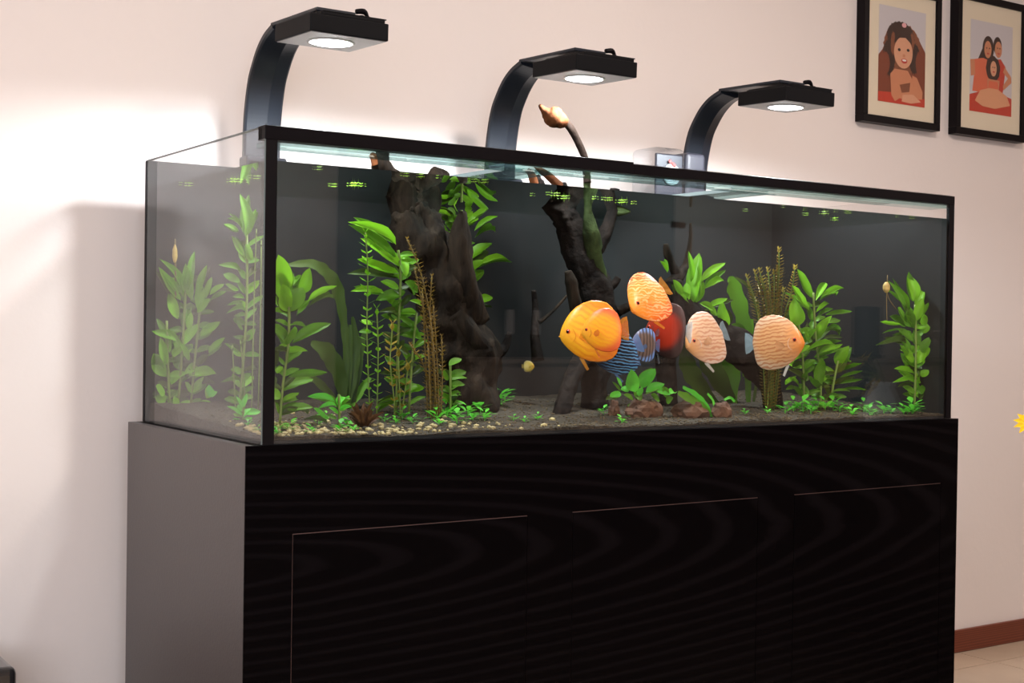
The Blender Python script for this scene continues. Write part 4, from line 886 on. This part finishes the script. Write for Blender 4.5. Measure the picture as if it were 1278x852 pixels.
child = [('grey', [(0, 0), (1, 0), (1, 1), (0, 1)]), ('auburn', [(0, 0), (1, 0), (1, .58), (.86, .70), (.5, .5), (.16, .60), (0, .48)]), ('brown', ell(.5, .58, .40, .27, 60, 0, .05)), ('hair', ell(.46, .71, .29, .15, 60, 0, .06)),
  ('hair', ell(.22, .47, .13, .19, 50, 0, .09)), ('hair', ell(.76, .50, .12, .16, 50, 0, .09)), ('auburn', ell(.14, .40, .10, .12, 40, 0, .12)), ('auburn', ell(.88, .46, .09, .13, 40, 0, .12)), ('brown', ell(.30, .62, .05, .12, 30, 0, .12)), ('brown', ell(.70, .66, .05, .10, 30, 0, .12)), ('pink', ell(.53, .83, .05, .025)), ('red', [(0, 0), (1, 0), (1, .09), (.6, .07), (.3, .11), (0, .10)]),
  ('skin', [(.25, .30), (.34, .36), (.62, .36), (.72, .28), (.86, .10), (.78, .04), (.45, .06), (.36, .02), (.28, .08)]), ('skin2', ell(.52, .54, .20, .165)), ('skin', [(.72, .32), (.82, .30), (.95, .16), (.94, .08), (.75, .07), (.70, .16)]),
  ('brown', [(.45, .20), (.68, .24), (.66, .14), (.5, .12)]), ('skin2', [(.52, .10), (.74, .12), (.92, .05), (.7, .02), (.5, .03)]),
  ('hair', [(.32, .62), (.42, .69), (.56, .70), (.70, .64), (.68, .73), (.5, .77), (.34, .73)]), ('dark', ell(.43, .565, .030, .016)), ('dark', ell(.62, .575, .030, .016)), ('lips', ell(.54, .455, .065, .026)), ('mountw', ell(.54, .462, .045, .011)), ('skin', ell(.53, .51, .028, .018))]
PR['mountw'] = flat('print_white', (0.85, 0.8, 0.76))
family = [('grey', [(0, 0), (1, 0), (1, 1), (0, 1)]), ('red', [(0, 0), (1, 0), (1, .20), (.7, .24), (.3, .24), (0, .18)]), ('hair', ell(.42, .71, .135, .14)), ('hair', [(.28, .70), (.52, .74), (.44, .52), (.16, .55)]), ('hair', ell(.64, .76, .10, .10)),
  ('coral', [(.04, .56), (.30, .60), (.46, .58), (.46, .22), (.06, .22), (.10, .42)]), ('red', [(.56, .60), (.72, .62), (.84, .54), (.82, .42), (.78, .24), (.5, .24)]), ('skin', [(.82, .54), (.98, .44), (.99, .38), (.80, .28), (.78, .33), (.90, .42), (.78, .48)]), ('skin', [(0, .56), (.10, .57), (.12, .40), (.02, .38)]),
  ('skin', ell(.41, .70, .085, .095)), ('skin', ell(.66, .72, .085, .09)), ('hair', ell(.54, .50, .17, .14, 22, 0, .05)), ('skin2', ell(.55, .50, .075, .085)), ('skin', [(.40, .38), (.70, .38), (.68, .26), (.42, .26)]), ('coral', [(.44, .36), (.66, .36), (.68, .22), (.42, .22)]),
  ('peach', [(.12, .12), (.24, .24), (.45, .28), (.66, .28), (.88, .22), (.96, .12), (.6, .06), (.3, .07)]), ('dark', ell(.38, .715, .014, .008, 10)), ('dark', ell(.445, .715, .014, .008, 10)), ('dark', ell(.635, .735, .014, .008, 10)), ('dark', ell(.69, .735, .014, .008, 10)), ('dark', ell(.53, .515, .012, .007, 10)), ('dark', ell(.575, .515, .012, .007, 10)), ('lips', ell(.41, .655, .03, .01, 12)), ('lips', ell(.66, .675, .03, .009, 12)), ('lips', ell(.552, .465, .025, .009, 12))]
def picture(x0, x1, z0, z1, px0, px1, pz0, pz1, label, art):
    yb, yf = YW-0.001, YW-0.034; bw = 0.023
    o = thing('picture_frame', label, 'picture', ((x0+x1)/2, YW, z0), 'framed photographs on the wall')
    for a, b, c, d in ((x0, x1, z0, z0+bw), (x0, x1, z1-bw, z1), (x0, x0+bw, z0+bw, z1-bw), (x1-bw, x1, z0+bw, z1-bw)):
        keep(box('frame_bar', a, b, yf, yb, c, d, M['frame'], None, 0.0015), o)
    keep(box('mount', x0+bw, x1-bw, yf+0.008, yf+0.011, z0+bw, z1-bw, M['mount']), o)
    V, F, mi, names = [], [], [], []
    for k, (mn, poly) in enumerate(art):
        if mn not in names: names.append(mn)
        b = len(V); y = yf+0.0076-0.00006*k
        for u, v in poly: V.append((px0+(px1-px0)*min(1, max(0, u)), y, pz0+(pz1-pz0)*min(1, max(0, v))))
        F.append(tuple(range(b, b+len(poly)))); mi.append(names.index(mn))
    pr = mesh_obj('print', V, F, None, None, False, [PR[n] for n in names], mi); keep(pr, o)
    keep(box('glazing', x0+bw, x1-bw, yf+0.003, yf+0.005, z0+bw, z1-bw, M['glass']), o)
yq = YW-0.034; yp = YW-0.027
fxa = at(1077, 154, yq).x; fxb = at(1173.5, 161, yq).x
pxa, pxb = at(1096, 100, yp).x, at(1154.5, 100, yp).x
zb = (at(1077, 153, yq).z+at(1173, 161, yq).z)/2
pz0 = (at(1096, 127, yp).z+at(1154, 133, yp).z)/2; pz1 = (at(1096, 6, yp).z+at(1154, 15, yp).z)/2
picture(fxa, fxb, zb, zb+(pz0-zb)+(pz1-zb), pxa, pxb, pz0, pz1, 'black framed portrait photo of a curly haired child', child)
fxc = at(1193.5, 165, yq).x; wdt = fxb-fxa
qxa, qxb = at(1210.5, 100, yp).x, at(1263, 100, yp).x
qz0 = (at(1210.5, 139, yp).z+at(1263, 145, yp).z)/2; qz1 = (at(1210.5, 24, yp).z+at(1263, 33, yp).z)/2
zb2 = at(1193, 166, yq).z
picture(fxc, fxc+wdt, zb2, zb2+(qz0-zb2)+(qz1-zb2), qxa, qxb, qz0, qz1, 'black framed photo of three people dressed in red', family)

# ------------------------------------------------------------------ black box by the wall
cx_, cz_ = None, -0.45
P = atz(22, 832, cz_)
bxo = thing('storage_box', 'glossy black box with rounded edges on the floor beside the cabinet side', 'box', (P.x-0.2, P.y+0.18, FLOOR))
M['gloss'] = plain('black_gloss', (0.006, 0.006, 0.008), 0.15, coat=0.5)
keep(box('body', P.x-0.42, P.x, P.y, YW-0.03, FLOOR+0.02, cz_, M['gloss'], None, 0.014, 4), bxo)
for sx in (P.x-0.38, P.x-0.08):
    for sy in (P.y+0.04, YW-0.10): keep(box('foot', sx, sx+0.04, sy, sy+0.04, FLOOR, FLOOR+0.0195, M['black'], None, 0.003), bxo)

# ------------------------------------------------------------------ dining table, candle holder, flowers, sideboard
M['table'] = grain('table_wood', (0.10, 0.06, 0.045), (0.16, 0.10, 0.07), 0.3, (1, 30, 30))
tz = -0.075
tb = thing('dining_table', 'dark wooden dining table opposite the aquarium end', 'table', (2.85, -1.1, FLOOR))
keep(box('table_top', 1.90, 3.8, -1.95, -0.24, tz-0.035, tz, M['table'], None, 0.006), tb)
for x in (1.96, 3.67):
    for y in (-1.89, -0.37): keep(box('leg', x, x+0.07, y, y+0.07, FLOOR, tz-0.0352, M['table'], None, 0.004), tb)
ch = thing('candle_holder', 'black turned candle holder with a dark pillar candle on the dining table', 'candle holder', (3.42, -1.70, tz))
M['candle'] = plain('dark_candle', (0.03, 0.035, 0.045), 0.4)
lathe('holder', [(0.065, 0.0), (0.066, 0.008), (0.03, 0.018), (0.014, 0.03), (0.018, 0.04), (0.045, 0.062), (0.018, 0.084), (0.014, 0.094), (0.02, 0.104), (0.045, 0.124), (0.02, 0.146), (0.014, 0.156), (0.022, 0.17), (0.068, 0.182), (0.07, 0.192)], M['gloss'], ch, 32)
lathe('candle', [(0.056, 0.1925), (0.058, 0.20), (0.058, 0.385), (0.054, 0.392), (0.0, 0.388)], M['candle'], ch, 32)
lathe('wick', [(0.0016, 0.388), (0.0014, 0.402)], M['black'], ch, 6)
vs0 = Vector((2.02, -0.40, tz))
vz = thing('flower_vase', 'slim white vase of yellow flowers at the table edge', 'vase', vs0)
lathe('vase', [(0.035, 0), (0.045, 0.01), (0.055, 0.05), (0.045, 0.10), (0.03, 0.13), (0.034, 0.145), (0.03, 0.145), (0.026, 0.13), (0.0, 0.128)], M['white_p'], vz, 28)
M['petal'] = leaf_mat('yellow_petal', (0.80, 0.50, 0.01), (0.90, 0.62, 0.02), 0.3)
def flower(C_, nrm, r):
    a = nrm.orthogonal().normalized(); b = nrm.cross(a)
    V, F = [], []
    for k in range(11):
        an = 2*PI*k/11; d = a*math.cos(an)+b*math.sin(an); s = nrm.cross(d); q = len(V)
        V += [C_+d*r*.15, C_+d*r*.55+s*r*.2+nrm*r*.12, C_+d*r+nrm*r*.02, C_+d*r*.55-s*r*.2+nrm*r*.12]; F.append((q, q+1, q+2, q+3))
    fl_ = keep(mesh_obj('flower', V, F, M['petal'], None), vz)
    bm = bmesh.new(); bmesh.ops.create_uvsphere(bm, u_segments=12, v_segments=8, radius=r*.24)
    c_ = bm_obj('flower_centre', bm, M['bud'], None, True); c_.data.transform(Matrix.Translation(C_+nrm*r*.08)); c_.parent = fl_; c_.matrix_parent_inverse = Matrix.Identity(4)
    return fl_
tipP = at(1284, 528, -0.30)
heads = [tipP, tipP+Vector((0.12, -0.05, 0.10)), tipP+Vector((0.18, 0.0, 0.05)), tipP+Vector((0.26, -0.10, 0.12)), tipP+Vector((0.22, -0.18, 0.04))]
for k, hpt in enumerate(heads):
    keep(tube('flower_stem', [vs0+Vector((0.004*k-0.01, 0.004, 0.05)), vs0+Vector((0, 0, 0.15)), (vs0+hpt)/2+Vector((0, 0, 0.11)), hpt], [0.0025]*4, M['stem'], None, 6), vz)
    flower(hpt, (Vector((-0.5, -0.6, 0.6))+Vector((random.uniform(-.3, .3), random.uniform(-.3, .3), 0))).normalized(), 0.034)
M['side'] = grain('sideboard_wood', (0.42, 0.34, 0.29), (0.48, 0.39, 0.33), 0.4, (1, 30, 30))
sb = thing('sideboard', 'long pale brown sideboard, added for its reflection, along the wall opposite the aquarium', 'sideboard', (4.85, YF+0.3, FLOOR))  # out of view, added for the pale band reflected in the front glass
keep(box('body', 2.90, 6.8, YF+0.06, YF+0.50, FLOOR+0.08, 0.02, M['side'], None, 0.003), sb)
keep(box('top', 2.88, 6.82, YF+0.06, YF+0.52, 0.0205, 0.045, M['side'], None, 0.004), sb)
for k in range(6):
    d = keep(box('door', 2.91+k*0.648, 2.91+k*0.648+0.640, YF+0.5002, YF+0.518, FLOOR+0.1, 0.0, M['side'], None, 0.003), sb)
    h = box('handle', 2.91+k*0.648+0.30, 2.91+k*0.648+0.33, YF+0.5182, YF+0.535, -0.30, -0.18, M['gloss'], None, 0.004); h.parent = d; h.matrix_parent_inverse = Matrix.Identity(4)
for k in range(5): keep(box('foot', 2.95+k*0.93, 3.01+k*0.93, YF+0.1, YF+0.44, FLOOR, FLOOR+0.0798, M['gloss']), sb)
